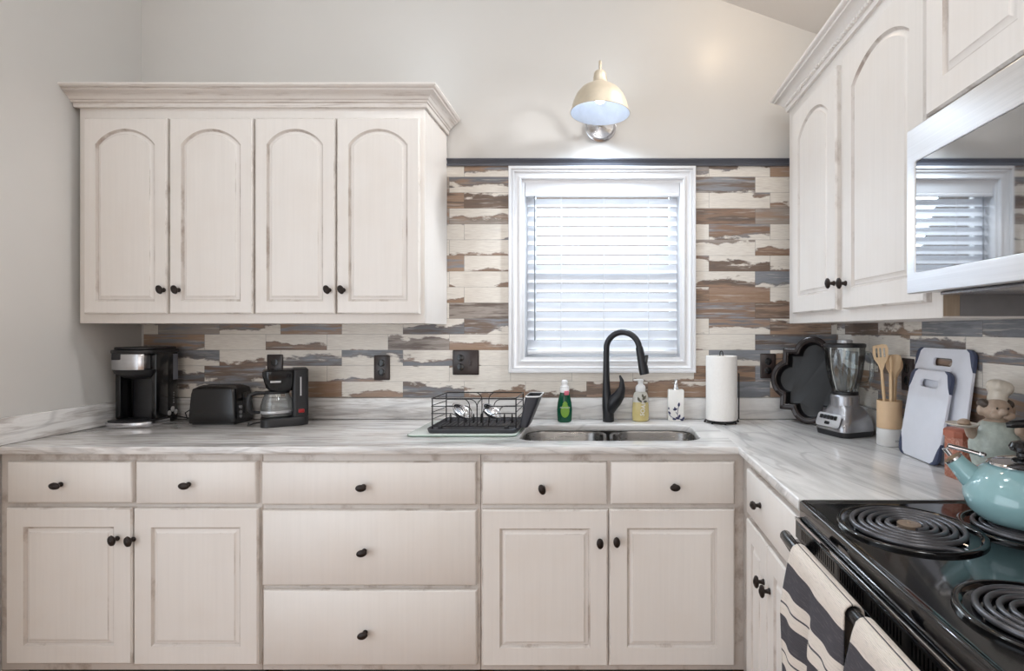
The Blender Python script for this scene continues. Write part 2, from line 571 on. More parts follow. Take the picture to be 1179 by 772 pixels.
structure(MB().box(XL - 0.1, XR + 0.1, YB, DW + 0.12, -0.05, 0.0).build('floor', M['floor']))
b = MB()
b.rings([[(XL - .1, YB, CZ(XL - .1)), (XR + .1, YB, CZ(XR + .1)), (XR + .1, DW + .12, CZ(XR + .1)), (XL - .1, DW + .12, CZ(XL - .1))],
         [(XL - .1, YB, CZ(XL - .1) + .06), (XR + .1, YB, CZ(XR + .1) + .06), (XR + .1, DW + .12, CZ(XR + .1) + .06), (XL - .1, DW + .12, CZ(XL - .1) + .06)]])
structure(b.build('ceiling', M['ceil']))


def quad_wall(mb, x0, x1, z0, top0, top1):
    y0, y1 = DW, DW + 0.12
    mb.rings([[(x0, y0, z0), (x1, y0, z0), (x1, y0, top1), (x0, y0, top0)], [(x0, y1, z0), (x1, y1, z0), (x1, y1, top1), (x0, y1, top0)]])


b = MB()
quad_wall(b, XL, WX0, 0, CZ(XL), CZ(WX0))
quad_wall(b, WX1, XR, 0, CZ(WX1), CZ(XR))
quad_wall(b, WX0, WX1, 0, WZ0, WZ0)
quad_wall(b, WX0, WX1, WZ1, CZ(WX0), CZ(WX1))
wall_back = structure(b.build('wall_back', M['wall']))

# left wall has an unseen opening beside the camera, added to let side light in
b = MB()
b.box(XL - .1, XL, 1.0, DW + .12, 0, CZ(XL))
b.box(XL - .1, XL, YB, -2.2, 0, CZ(XL))
b.box(XL - .1, XL, -2.2, 1.0, 2.25, CZ(XL))
structure(b.build('wall_left', M['wall']))
wall_right = structure(MB().box(XR, XR + .1, YB, DW + .12, 0, CZ(XR)).build('wall_right', M['wall']))
# rear wall with a broad unseen opening made for the rear fill light
b = MB()
b.rings([[(XL, YB, 2.35), (XR, YB, 2.35), (XR, YB, CZ(XR)), (XL, YB, CZ(XL))], [(XL, YB + .1, 2.35), (XR, YB + .1, 2.35), (XR, YB + .1, CZ(XR)), (XL, YB + .1, CZ(XL))]])
b.box(XL, XL + .35, YB, YB + .1, 0, 2.35)
b.box(XR - .35, XR, YB, YB + .1, 0, 2.35)
structure(b.build('wall_rear', M['wall']))

# tile cladding
b = MB()
TZ0, TZ1 = 1.011, 2.075
b.box(-2.128, -0.44, DW - .008, DW, TZ0, TZ1)
b.box(0.40, XR, DW - .008, DW, TZ0, TZ1)
b.box(-0.44, 0.40, DW - .008, DW, TZ0, 1.14)
structure(b.build('tile_cladding', M['tile_b'], wall_back, smooth=0), 'weathered plank tiles in cream, brown and slate')
structure(MB().box(XR - .008, XR, 0.45, DW - .008, TZ0, 1.50).build('tile_cladding', M['tile_r'], wall_right, smooth=0),
          'weathered plank tiles in cream, brown and slate')
# dark chair rail
prof = [(0, 2.075), (.018, 2.075), (.020, 2.083), (.012, 2.088), (.016, 2.098), (.024, 2.103), (.024, 2.108), (0, 2.108)]
structure(MB().rings([[(-.728, DW - o, z) for o, z in prof], [(XR, DW - o, z) for o, z in prof]]).build('trim_1', M['trim_dark']))


# window
def rect_frame(mb, x0, x1, z0, z1, prof, mat=None):
    """mitred frame; prof = (distance outward from the opening, y)"""
    rs = []
    for q in range(5):
        k = q % 4
        ring = []
        for o, y in prof:
            x = (x0 - o) if k in (0, 3) else (x1 + o)
            z = (z0 - o) if k in (0, 1) else (z1 + o)
            ring.append((x, y, z))
        rs.append(ring)
    mb.rings(rs, mat, cap0=False, cap1=False)


win = thing('window_1', None, None, ((WX0 + WX1) / 2, DW, WZ0))
win['kind'] = 'structure'
wx = (WX1 - WX0) / 2
wh = WZ1 - WZ0
b = MB()
rect_frame(b, -wx, wx, 0, wh, [(0, .01), (0, -.010), (.004, -.015), (.009, -.015), (.012, -.009), (.020, -.008), (.030, -.013), (.034, -.019), (.038, -.019), (.040, -.015),
                               (.044, -.015), (.046, -.026), (.056, -.026), (.058, -.023), (.058, 0.0), (.03, .0)])
structure(b.build('window_casing', M['white_trim'], win))
b = MB()
rect_frame(b, -wx, wx, 0, wh, [(0.001, 0), (-.012, 0), (-.012, .13), (0.001, .13)])
rect_frame(b, -wx, wx, 0, wh, [(-.012, .085), (-.05, .085), (-.05, .12), (-.012, .12)])
b.box(-wx + .02, wx - .02, .09, .118, wh * .5 - .02, wh * .5 + .02)
structure(b.build('window_frame', M['white_trim'], win))
structure(MB().box(-wx + .03, wx - .03, .098, .102, .03, wh - .03).build('window_pane', M['pane'], win))

# the neighbouring house seen in slivers between the slats
MB_ext = MB().box(-3.2, 3.0, DW + 2.6, DW + 2.8, 0, 2.7)
structure(MB_ext.build('exterior_wall', plain('brown_siding', c(150, 128, 112), 0.9, vary=.1, scale=6)))
# blind
bl = thing('window_blind', 'white horizontal slat blind lowered inside the window over the sink', 'blind', ((WX0 + WX1) / 2, DW + .045, WZ0))
bw = wx - .022
b = MB()
zv = wh - .072
pr = [(-.02, zv), (-.034, zv), (-.036, zv + .010), (-.030, zv + .014), (-.034, zv + .022), (-.034, zv + .044), (-.040, zv + .052), (-.044, zv + .064), (-.044, zv + .070), (-.02, zv + .070)]
b.rings([[(-wx + .014, y, z) for y, z in pr], [(wx - .014, y, z) for y, z in pr]])
b.build('valance', M['white_trim'], bl)
b = MB()
n_sl = 16
z_lo, z_hi = 0.068, zv - .024
for i in range(n_sl):
    z = z_lo + (z_hi - z_lo) * i / (n_sl - 1)
    rs = []
    for k in range(7):
        t = (k / 6 - .5)
        aa = R(60)
        yy = t * .0475 * math.cos(aa) + (.25 - t * t) * .014 * math.sin(aa)
        zz = t * .0475 * math.sin(aa) - (.25 - t * t) * .014 * math.cos(aa)
        rs.append([(-bw, yy - .004, z + zz), (bw, yy - .004, z + zz), (bw, yy - .004 + .0018, z + zz + .001), (-bw, yy - .004 + .0018, z + zz + .001)])
    b.rings(rs)
b.build('slats', M['blind'], bl)
MB().box(-bw, bw, -.022, .014, .026, .044, .004).build('bottom_rail', M['white_trim'], bl)
MB().tube([(-bw + .035, -.030, zv), (-bw + .036, -.032, .09)], .0032, 8).build('tilt_wand', plain('grey_wand', c(120, 124, 130), 0.3), bl)
b = MB()
for xx in (-bw * .55, bw * .02, bw * .62):
    b.tube([(xx, -.024, zv), (xx, -.025, .03)], .0013, 6)
    b.tube([(xx, .020, zv), (xx, .020, .03)], .0013, 6)
b.build('ladder_cord', M['white_trim'], bl)


# ------------------------------------------------------------------ cabinets
TH = 0.019


def door_panel(w, h, stile, arch):
    """raised-panel door: local x 0..w, z 0..h, back at y=0, front at y=-TH"""
    mb = MB()
    NA = 18
    r_out = []   # outer loop, inner loop builders share the point order
    x0, x1, z0 = stile, w - stile, stile * 1.05
    if arch:
        rise = arch
        zt = h - stile * 0.95 - rise
        half = (x1 - x0) / 2
        Rr = (half * half + rise * rise) / (2 * rise)
        cx, cz = w / 2, zt + rise - Rr

    def inner(d):
        if arch:
            pts = [(x0 + d, z0 + d), (x1 - d, z0 + d)]
            hh = half - d
            for k in range(NA + 1):
                x = hh - 2 * hh * k / NA
                pts.append((cx + x, cz + math.sqrt(max((Rr - d) ** 2 - x * x, 0))))
            return pts
        zt_ = h - stile * 1.05
        return [(x0 + d, z0 + d), (x1 - d, z0 + d), (x1 - d, zt_ - d), (x0 + d, zt_ - d)]

    if arch:
        def outer(e):
            top = [(w - e - (w - 2 * e) * k / NA, h - e) for k in range(NA + 1)]
            return [(e, e), (w - e, e)] + top
    else:
        def outer(e):
            return [(e, e), (w - e, e), (w - e, h - e), (e, h - e)]

    def r3(pts, y):
        return [(p[0], y, p[1]) for p in pts]
    P, W_, E = M['paint'], M['worn'], M['edge']
    seq = [(outer(0), 0.0), (outer(0), -TH + .005), (outer(.005), -TH), (inner(0), -TH), (inner(.003), -TH + .0035), (inner(.006), -TH + .0075),
           (inner(.009), -TH + .008), (inner(.020), -TH + .0022), (inner(.022), -TH + .0005), (inner(.024), -TH + .0005)]
    mats = [E, E, P, W_, W_, W_, P, E, P]
    mb.rings([r3(p, y) for p, y in seq], mats=mats + [P], cap0=True, cap1=True)
    return mb


def drawer_panel(w, h):
    mb = MB()

    def o(e):
        return [(e, e), (w - e, e), (w - e, h - e), (e, h - e)]

    def r3(pts, y):
        return [(p[0], y, p[1]) for p in pts]
    seq = [(o(0), 0), (o(0), -TH + .007), (o(.003), -TH + .003), (o(.007), -TH)]
    mb.rings([r3(p, y) for p, y in seq], mats=[M['edge'], M['edge'], M['paint'], M['paint']])
    return mb


def knob_mesh():
    mb = MB()
    X = Matrix.Rotation(R(90), 4, 'X')            # local z -> -y
    mb.lathe([(0, 0), (.0075, 0), (.008, .002), (.0055, .006), (.0045, .012), (.0065, .017)], 16, X=X)
    mb.lathe([(.0, .015), (.010, .0155), (.0125, .019), (.0115, .0235), (.0075, .0262), (0, .027)], 20, X=X, sx=1.30, sy=0.86)
    mb.lathe([(.004, .0262), (.0052, .0275), (.003, .0282), (0, .0284)], 12, X=X, sx=1.3, sy=.86)
    return mb


_k = knob_mesh()
for _v in _k.bm.verts: _v.co *= 1.14
_k = _k.build('knob', M['bronze'])
KNOB = _k.data
bpy.data.objects.remove(_k)


def knob(parent, x, z, tilt=0.0):
    o = bpy.data.objects.new('knob', KNOB)
    COL.objects.link(o)
    o.parent = parent
    o.location = (x, -TH, z)
    o.rotation_euler = (0, R(tilt), 0)
    return o


def crown_path(mb, x0, x1, yb, yf, z, prof, mats):
    rs = []
    for o, h in prof:
        rs.append([(x0 - o, yb, z + h), (x0 - o, yf - o, z + h), (x1 + o, yf - o, z + h), (x1 + o, yb, z + h)])
    mb.rings(rs, mats=mats, closed=True, cap0=True, cap1=True)


def cabinet(name, label, loc, rz, W, H, D, base=False, doors=(), drawers=(), stile=.055, crown=None, raw_end=None):
    """front frame on y=0 facing -y, depth into +y; doors (x0,x1,z0,z1,arch,(kx,kz,tilt))"""
    t = thing(name, label, 'cabinet', loc, rz)
    b = MB()
    z0 = 0.118 if base else 0.0
    b.box(0, W, 0, .019, z0, H, .0015, M['frame'] if base else M['paint'])
    b.box(0, .016, .019, D, z0, H, 0, M['paint'])
    b.box(W - .016, W, .019, D, z0, H, 0, M['paint'])
    b.box(.016, W - .016, .019, D, z0, z0 + .016, 0, M['paint'])
    b.box(.016, W - .016, D - .008, D, z0 + .016, H, 0, M['paint'])
    if not base:
        b.box(.016, W - .016, .019, D - .008, H - .016, H, 0, M['paint'])
    else:
        b.box(.03, W - .03, .06, .078, 0.001, z0, 0, M['black'])
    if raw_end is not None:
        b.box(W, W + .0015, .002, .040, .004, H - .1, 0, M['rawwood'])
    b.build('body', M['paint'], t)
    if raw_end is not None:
        MB().box(W, W + .0012, .0405, D, .004, H - .1).build('end_panel', plain('shaded_end_grey', c(124, 122, 122), .6), t)  # grey stands in for the shade on this end under the microwave
    for (x0, x1, q0, q1, arch, k) in doors:
        d = door_panel(x1 - x0, q1 - q0, stile, arch).build('door', M['paint'], t, loc=(x0, 0, q0))
        if k: knob(d, k[0] - x0, k[1] - q0, k[2])
    for (x0, x1, q0, q1, k) in drawers:
        d = drawer_panel(x1 - x0, q1 - q0).build('drawer', M['paint'], t, loc=(x0, 0, q0))
        if k: knob(d, k[0] - x0, k[1] - q0, k[2])
    if crown:
        b = MB()
        pr = [(.0005, -.004), (.010, -.004), (.012, .004), (.012, .012), (.017, .015), (.017, .021), (.022, .025), (.028, .033), (.040, .044), (.050, .049),
              (.052, .055), (.058, .058), (.062, .062), (.064, .065), (.064, .071), (.058, .073)]
        P, W_, E = (M['paint'],) * 3 if crown[0] else (M['paint'], M['crown'], M['crown2'])
        mt = [E, E, E, W_, E, W_, P, E, P, W_, E, P, W_, P, P, P]
        x0, x1 = crown[1], crown[2]
        crown_path(b, x0, x1, D - .004, -.0005, H, pr, mt)
        if crown[0]:      # small carved beads along the front and the ends
            n = int((x1 - x0) / .017)
            for i in range(n):
                xx = x0 + .01 + i * .017
                b.box(xx, xx + .010, -.0235, -.014, H + .013, H + .024, .002, P)
            for i in range(int(D / .017) - 1):
                yy = .012 + i * .017
                b.box(x0 - .0225, x0 - .013, yy, yy + .010, H + .013, H + .024, .002, P)
                b.box(x1 + .013, x1 + .0225, yy, yy + .010, H + .013, H + .024, .002, P)
        b.build('crown_moulding', M['paint'], t)
    return t


def wx_(px, s):
    return (px - 697.0) / s


# upper left cabinet
yf = F / 285.0
X0, X1 = wx_(92, 285), wx_(489, 285)
sd = 288.0
zz0, zz1 = 1.348, 2.220
dd = []
for a, e, kp in ((95, 191, 181), (194, 290, 198.5), (292.5, 385, 374.5), (387, 482.5, 391)):
    kx = wx_(kp, 292)
    dd.append((wx_(a, sd) - X0, wx_(e, sd) - X0, 1.386 - zz0, 2.171 - zz0, .062, (kx - X0, 1.32 + 47 / 292 - zz0, 70)))
cabinet('wall_cabinet', 'white glazed wall cabinet with four arched doors above the coffee makers', (X0, yf, zz0), 0,
        X1 - X0, zz1 - zz0, DW - .010 - yf, doors=dd, stile=.047, crown=(False, -.004, X1 - X0))

# base cabinets along the back wall
yb_ = F / 325.0
HB = CT - .028 - .001
sb = 328.0


def bx(px): return wx_(px, sb)
def bz(py): return EYE - (py - 380.0) / sb


DB = DW - .03 - yb_


def base_unit(label, p0, p1, doors, drawers):
    x0, x1 = wx_(p0, 325), wx_(p1, 325)
    D = [(bx(a) - x0, bx(e) - x0, bz(q1), bz(q0), 0, (bx(kx) - x0, bz(ky), ti)) for a, e, q0, q1, kx, ky, ti in doors]
    W = [(bx(a) - x0, bx(e) - x0, bz(q1), bz(q0), (bx(kx) - x0, bz(ky), ti)) for a, e, q0, q1, kx, ky, ti in drawers]
    return cabinet('base_cabinet', label, (x0, yb_, 0), 0, x1 - x0, HB, DB, True, D, W, stile=.062)


base_unit('white base cabinet with two drawers over two doors, below the toaster', 2, 302.6,
          [(7, 152, 584.5, 764, 136, 619, 78), (154, 297.5, 585, 765, 154.5, 620, 78)], [(8, 152, 531, 579, 71, 557, 8), (156, 295, 531, 580, 218, 557, 6)])
base_unit('white base cabinet with three wide drawers, left of the sink cabinet', 303.0, 553.2, [],
          [(301, 548, 531.5, 581, 419, 559.5, 4), (301.5, 548.5, 587, 674, 420, 633.5, -6), (302.5, 549, 679, 766, 421, 727, -10)])
base_unit('white base cabinet under the sink with two false drawer fronts', 553.6, 858,
          [(555, 700, 586.5, 766.5, 691, 622.5, 84), (701.5, 846, 586, 766, 710, 621, 84)],
          [(555, 699, 531.5, 581, 625, 561, 68), (703, 846, 531, 580.5, 776.5, 559, 0)])

# right-hand base cabinet (faces -x)
fx = 0.489
yfar = F / 325.0 - .002
yn = 1.255


def ry(px, x): return F * x / (px - 697.0)


d1, d2, d3 = ry(859, .47), ry(883, .47), ry(918, .47)
zt = lambda py, px, x: EYE - (py - 380.0) / ((px - 697.0) / x)
DR = [(yfar - d1, yfar - d2 - .001, .145, .695, 0, (yfar - d2 - .028, .575, 84)), (yfar - d2 + .001, yfar - d3, .145, .695, 0, (yfar - d2 + .028, .575, 84))]
WR = [(yfar - d1, yfar - d3, .712, .862, (yfar - (d1 + d3) / 2 - .07, .79, 0))]
cabinet('base_cabinet', 'white base cabinet between the corner and the black stove', (fx, yfar, 0), -PI / 2, yfar - yn, HB, XR - .03 - fx, True,
        DR, WR, stile=.058)

# upper right cabinet and the one over the microwave
K = 1.033
ux = .765 * K
uz = lambda z: EYE + (z - EYE) * K
yfar_u = (F / 277.0) * K
yn_u = F * ux / (1085 - 697.0)
dr = lambda px: F * (ux - .019) / (px - 697.0)
Lz = uz(1.348)
DU = []
for a, e, kp in ((912, 962, 953.5), (969.5, 1064, 966.5)):
    DU.append((yfar_u - dr(a), yfar_u - dr(e), uz(1.386) - Lz, uz(2.178) - Lz, .062, (yfar_u - F * (ux - .04) / (kp - 697.0), EYE + 54 * (ux - .04) / (kp - 697.) - Lz, 80)))
Wd = yfar_u - yn_u
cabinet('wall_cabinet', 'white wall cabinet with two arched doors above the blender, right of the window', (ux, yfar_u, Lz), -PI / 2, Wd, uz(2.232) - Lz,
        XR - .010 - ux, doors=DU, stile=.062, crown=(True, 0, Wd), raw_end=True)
MWX, MWY1, MWZ0, MWZ1 = .69 * K, 1.197 * K - .004, uz(1.4025), uz(1.7735)
mwlen = .70
mc_x = .735 * K
mc_w = mwlen
cabinet('wall_cabinet', 'short white wall cabinet directly above the microwave', (mc_x, yn_u - .003, MWZ1 + .004), -PI / 2, mc_w, uz(2.232) - MWZ1 - .004,
        XR - .010 - mc_x, doors=[(.012, .345, .02, .50, 0, None), (.350, mc_w - .012, .02, .50, 0, None)], stile=.062)

# ------------------------------------------------------------------ worktop
yc = F / 330.0
RX = .464
SX0, SX1 = -.328, .360
SY0, SY1 = at(700, 506.8)[1], at(700, 488.5)[1]
wt = thing('worktop', 'L-shaped grey and white marbled worktop with low matching backsplash', 'worktop', (0, 0, CT))
out = [(XL + .002, yc), (RX, yc), (RX, 1.252), (XR - .002, 1.252), (XR - .002, DW - .002), (XL + .002, DW - .002)]
out = [(XL + .002, yc)] + [(RX, yc)] + out[2:]
b = MB().prism(out, -.028, 0, .006, holes=[rrect(SX0, SX1, SY0, SY1, .075, 8)], seg=3)
b.build('slab', M['marble'], wt, smooth=30)
b = MB()
b.box(XL + .020, XR - .021, DW - .027, DW - .009, .0005, .096, .003)
b.box(XL + .001, XL + .019, yc + .004, DW - .009, .0005, .096, .003)
b.box(XR - .027, XR - .009, 1.256, DW - .028, .0005, .096, .003)
b.build('backsplash', M['marble'], wt, smooth=30)

# sink
sk = thing('sink', 'double bowl stainless steel sink set under the worktop', 'sink', (0, 0, CT - .030))


def basin(mb, x0, x1, y0, y1, r):
    rs = [ring3(rrect(x0 - .012, x1 + .012, y0 - .012, y1 + .012, r + .012, 8), 0), ring3(rrect(x0, x1, y0, y1, r, 8), -.001),
          ring3(rrect(x0 + .003, x1 - .003, y0 + .003, y1 - .003, r, 8), -.008), ring3(rrect(x0 + .010, x1 - .010, y0 + .010, y1 - .010, r, 8), -.15),
          ring3(rrect(x0 + .025, x1 - .025, y0 + .025, y1 - .025, r, 8), -.175), ring3(rrect(x0 + .06, x1 - .06, y0 + .06, y1 - .06, r * .7, 8), -.178)]
    mb.rings(rs, cap0=False)
    cx, cy = (x0 + x1) / 2, (y0 + y1) / 2
    return cx, cy


b = MB()
c1 = basin(b, SX0 - .006, -.008, SY0 - .006, SY1 + .006, .078)
b.build('bowl', M['sinksteel'], sk)
b = MB()
c2 = basin(b, .030, SX1 + .006, SY0 - .006, SY1 + .006, .078)
b.build('bowl', M['sinksteel'], sk)
for q in (c1, c2):
    MB().lathe([(0, -.1765), (.040, -.1765), (.042, -.174), (.036, -.1735), (.030, -.176), (0, -.1765)], 24).build('drain', M['chrome'], sk, loc=(q[0], q[1], 0))

# faucet
fxp, fyp = at(700.5, 485)
fa = thing('faucet', 'matte black gooseneck faucet with one side lever behind the sink', 'faucet', (fxp, fyp, CT1), R(-18))
hgt = .40
pts, rad = [(0, 0, 0)], [.0245]
for z_, r_ in ((.002, .0255), (.03, .0250), (.07, .0245), (.10, .022), (.14, .0175), (.19, .0150), (.25, .0140), (.30, .0135)):
    pts.append((-.010 * min(1, max(0, z_ - .03) / .12), 0, z_)); rad.append(r_)
ra = .076
for k in range(1, 17):
    a = 180 - 174 * k / 16
    pts.append((-.010 + ra + ra * math.cos(R(a)), 0, (.321) + ra * math.sin(R(a)))); rad.append(.0135)
MB().tube(pts, rad, 16).build('spout', M['fblack'], fa)
e = Vector(pts[-1])
d = (Vector(pts[-1]) - Vector(pts[-2])).normalized()
hp = [e - d * .004, e + d * .002, e + d * .03, e + d * .06, e + d * .105, e + d * .118]
h = MB().tube(hp, [.0145, .0165, .0178, .0195, .0215, .0205], 16)
h.build('spray_head', M['fblack'], fa)
q = e + d * .05
MB().box(-.006, .006, -.010, .010, -.024, .024, .003, X=Matrix.Translation(q + Vector((.021, 0, -.005))) @ Matrix.Rotation(R(8), 4, 'Y')).build('spray_button', M['gloss'], fa)
lp = [(.002, 0, .040), (.014, 0, .068), (.032, 0, .096), (.052, 0, .122), (.063, 0, .152), (.062, 0, .184), (.053, 0, .206)]
MB().tube(lp, [.022, .028, .031, .025, .015, .009, .004], 14).build('lever', M['fblack'], fa)

# ------------------------------------------------------------------ outlets
def outlet(label, px, py, wall='back', double=False, x=None):
    s_ = F / (DW - .008)
    if wall == 'back':
        t = thing('wall_outlet', label, 'outlet', (wx_(px, s_), DW - .008, EYE - (py - 380) / s_), 0)
    else:
        y_ = F * (XR - .008) / (px - 697.0)
        t = thing('wall_outlet', label, 'outlet', (XR - .008, y_, EYE - (py - 380) / (F / y_)), -PI / 2)
    w = .060 if double else .036
    b = MB()
    b.rings([[(p[0], 0, p[1]) for p in rrect(-w, w, -.057, .057, .004, 3)], [(p[0], -.004, p[1]) for p in rrect(-w, w, -.057, .057, .004, 3)],
             [(p[0], -.0065, p[1]) for p in rrect(-w + .004, w - .004, -.053, .053, .004, 3)]])
    b.build('cover_plate', M['outlet'], t)
    xs = (-.023,) if double else (0,)
    for xx in xs:
        for zz in (-.021, .021):
            b = MB()
            b.lathe([(0, 0), (.0165, 0), (.0165, .0012), (.015, .0018), (0, .0018)], 20, X=Matrix.Translation((xx, -.006, zz)) @ Matrix.Rotation(R(90), 4, 'X'))
            for sx in (-.006, .006):
                b.box(xx + sx - .001, xx + sx + .001, -.0083, -.0075, zz + .001, zz + .008, 0, M['gloss'])
            b.build('socket', M['outlet'], t)
    if double:
        b = MB().box(.017, .029, -.0078, -.006, -.014, .014, .001)
        b.box(.020, .026, -.016, -.0078, .000, .008, .001)
        b.build('switch', M['outlet'], t)
    return t


outlet('dark outlet plate partly hidden behind the carafe coffee maker', 317, 422)
outlet('dark single outlet plate on the tiles between carafe coffee maker and dish rack', 440, 423)
outlet('wide dark plate with outlet and switch above the dish rack', 536.5, 417, double=True)
outlet('dark outlet plate between the paper towels and the quatrefoil tray', 884, 421)
outlet('dark outlet plate on the side wall behind the cutting boards', 1046, 431, 'right')

# ------------------------------------------------------------------ sconce
lx, ly = wx_(691, 273), F / 273.0
sc = thing('wall_sconce', 'lit barn-style wall lamp with warm nickel shade above the window', 'lamp', (lx, ly, 2.232))
out_p = [(.125, 0), (.127, .001), (.122, .012), (.113, .045), (.100, .075), (.080, .100), (.055, .116), (.036, .124), (.030, .134), (.029, .150), (.026, .170), (.020, .178), (.0, .180)]
b = MB()
n = 48
rs = [[(r * math.cos(2 * PI * k / n), r * math.sin(2 * PI * k / n), z) for k in range(n)] for r, z in out_p]
b.rings(rs, cap0=False)
b.build('lamp_shade', M['nickel'], sc)
in_p = [(.1245, 0.0005), (.119, .012), (.110, .045), (.097, .074), (.077, .097), (.050, .112), (.0, .114)]
rs = [[(r * math.cos(2 * PI * k / n), r * math.sin(2 * PI * k / n), z) for k in range(n)] for r, z in in_p]
MB().rings(rs, cap0=False).build('shade_lining', M['shade_in'], sc)
MB().lathe([(0, .045), (.016, .048), (.027, .062), (.028, .076), (.020, .092), (.013, .104), (.013, .112), (0, .113)], 20).build('bulb', M['bulb'], sc)
dyw = DW - ly
gp = [(0, 0, .176), (0, .002, .200), (0, .012, .224), (0, .035, .238), (0, .06, .232), (0, .082, .205), (0, .098, .16), (0, .11, .11), (0, .125, .06), (0, .15, .035), (0, dyw - .018, .028)]
MB().tube(gp, [.006, .006, .0062, .0064, .0066, .007, .007, .007, .007, .007, .007], 12).build('gooseneck_arm', M['nickel'], sc)
MB().lathe([(0, 0), (.072, 0), (.072, .008), (.064, .012), (.060, .018), (.048, .021), (.020, .024), (.012, .030), (0, .030)], 40,
           X=Matrix.Translation((0, dyw, .028)) @ Matrix.Rotation(R(90), 4, 'X')).build('wall_plate', M['steel'], sc)

# ------------------------------------------------------------------ worktop things, left
# single-serve coffee maker
x_, y_ = at(172, 486.5)
t = thing('coffee_maker', 'tall black and steel single-serve coffee maker in the left corner', 'coffee maker', (x_ - .012, y_ - .012, CT1), R(3))
t.scale = (1, .8, 1)
Dsh = lambda w, f, bk: [(w, bk), (-w, bk), (-w, -f + w * .62)] + [(-w * math.cos(R(a)), -f + w * .62 - w * .62 * math.sin(R(a))) for a in range(10, 180, 10)] + [(w, -f + w * .62)]
MB().prism(Dsh(.096, .145, .02), 0, .020, .003).build('drip_base', M['steel'], t)
b = MB().prism(Dsh(.090, .138, .015), .0205, .0245, .001)
b.lathe([(0, .025), (.058, .025), (.062, .027), (.066, .0255), (.066, .0247)], 28, X=Matrix.Translation((0, -.065, 0)), sy=.8)
b.build('drip_grate', M['black'], t)
b = MB()
b.box(-.085, .085, .021, .100, 0, .318, .008)
b.box(-.085, -.062, -.055, .03, .025, .24, .006)
b.box(.062, .085, -.055, .03, .002, .318, .006)
b.build('body', M['gloss'], t)
MB().lathe([(.060, .026), (.060, .225)], 24, X=Matrix.Translation((0, .018, 0)), sy=.35).build('column', M['black'], t)
MB().prism([(min(p[0], .0615), p[1]) for p in Dsh(.086, .118, .02)], .238, .305, .002).build('steel_band', M['steel'], t)
b = MB().prism(Dsh(.088, .121, .098), .306, .322, .004)
b.prism(Dsh(.080, .108, .090), .322, .334, .005)
b.box(-.060, -.018, -.1165, -.085, .280, .309, .004)
b.build('lid', M['black'], t)
b = MB()
b.rings([ring3(Dsh(.084, .116, .02), .2375), ring3(Dsh(.080, .108, .02), .222), ring3(Dsh(.058, .080, .02), .205), ring3(Dsh(.030, .055, .0), .196)])
b.build('brew_funnel', M['black'], t)
Xr = Matrix.Rotation(R(90), 4, 'Y')
for (yy, zz, r_) in ((.055, .055, .012), (.078, .040, .011), (.032, .040, .011)):
    MB().lathe([(0, 0), (r_, 0), (r_, .003), (r_ * .7, .0045), (0, .005)], 18, X=Matrix.Translation((.0852, yy, zz)) @ Xr).build('button', M['silver'], t)
b = MB()
for i in range(5):
    b.box(.0852, .0862, .062, .067, .082 + i * .011, .085 + i * .011)
b.build('indicator_light', M['silver'], t)
MB().box(.0852, .0858, .060, .095, .185, .300).build('spec_label', M['label'], t)
b = MB()
b.tube([(0.07, .098, .02), (.095, .108, .012), (.13, .105, .006), (.155, .085, .006), (.17, .06, .006), (.18, .035, .006)], .0028, 8)
b.build('power_cord', M['black'], t)

# toaster
t = thing('toaster', 'small glossy black two-slice toaster between the two coffee makers', 'toaster', (-1.692, 2.300, CT1), R(3))
b = MB()
TW, TD = .098, .066
b.rings([ring3(rrect(-TW, TW, -TD, TD, .012), .006), ring3(rrect(-TW - .002, TW + .002, -TD - .002, TD + .002, .013), .015), ring3(rrect(-TW, TW, -TD, TD, .014), .06),
         ring3(rrect(-TW + .003, TW - .004, -TD + .004, TD - .004, .016), .130), ring3(rrect(-TW + .006, TW - .008, -TD + .008, TD - .008, .018), .152),
         ring3(rrect(-TW + .016, TW - .020, -TD + .022, TD - .022, .028), .162), ring3(rrect(-TW + .026, TW - .03, -TD + .034, TD - .034, .02), .165)])
b.build('shell', M['gloss'], t)
MB().box(-.066, .064, -.024, -.010, .1645, .1662).build('slot', M['darkin'], t)
MB().box(-.066, .064, .010, .024, .1645, .1662).build('slot', M['darkin'], t)
MB().prism(rrect(-TW + .006, TW - .006, -TD + .006, TD - .006, .015), 0, .007).build('base', M['black'], t)
b = MB().box(.092, .100, -.010, .010, .04, .13, .002)
b.box(.098, .122, -.017, .017, .098, .110, .003)
b.build('lever', M['black'], t)
for zz in (.072, .05, .032):
    MB().lathe([(0, 0), (.008, 0), (.0075, .006), (0, .007)], 14, X=Matrix.Translation((.097, -.034, zz)) @ Xr).build('button', M['greymetal'], t)
MB().tube([(-.095, .02, .02), (-.125, .01, .014), (-.14, -.01, .02), (-.145, -.015, .045), (-.125, .0, .062), (-.10, .02, .055)], .0028, 8).build('power_cord', M['black'], t)

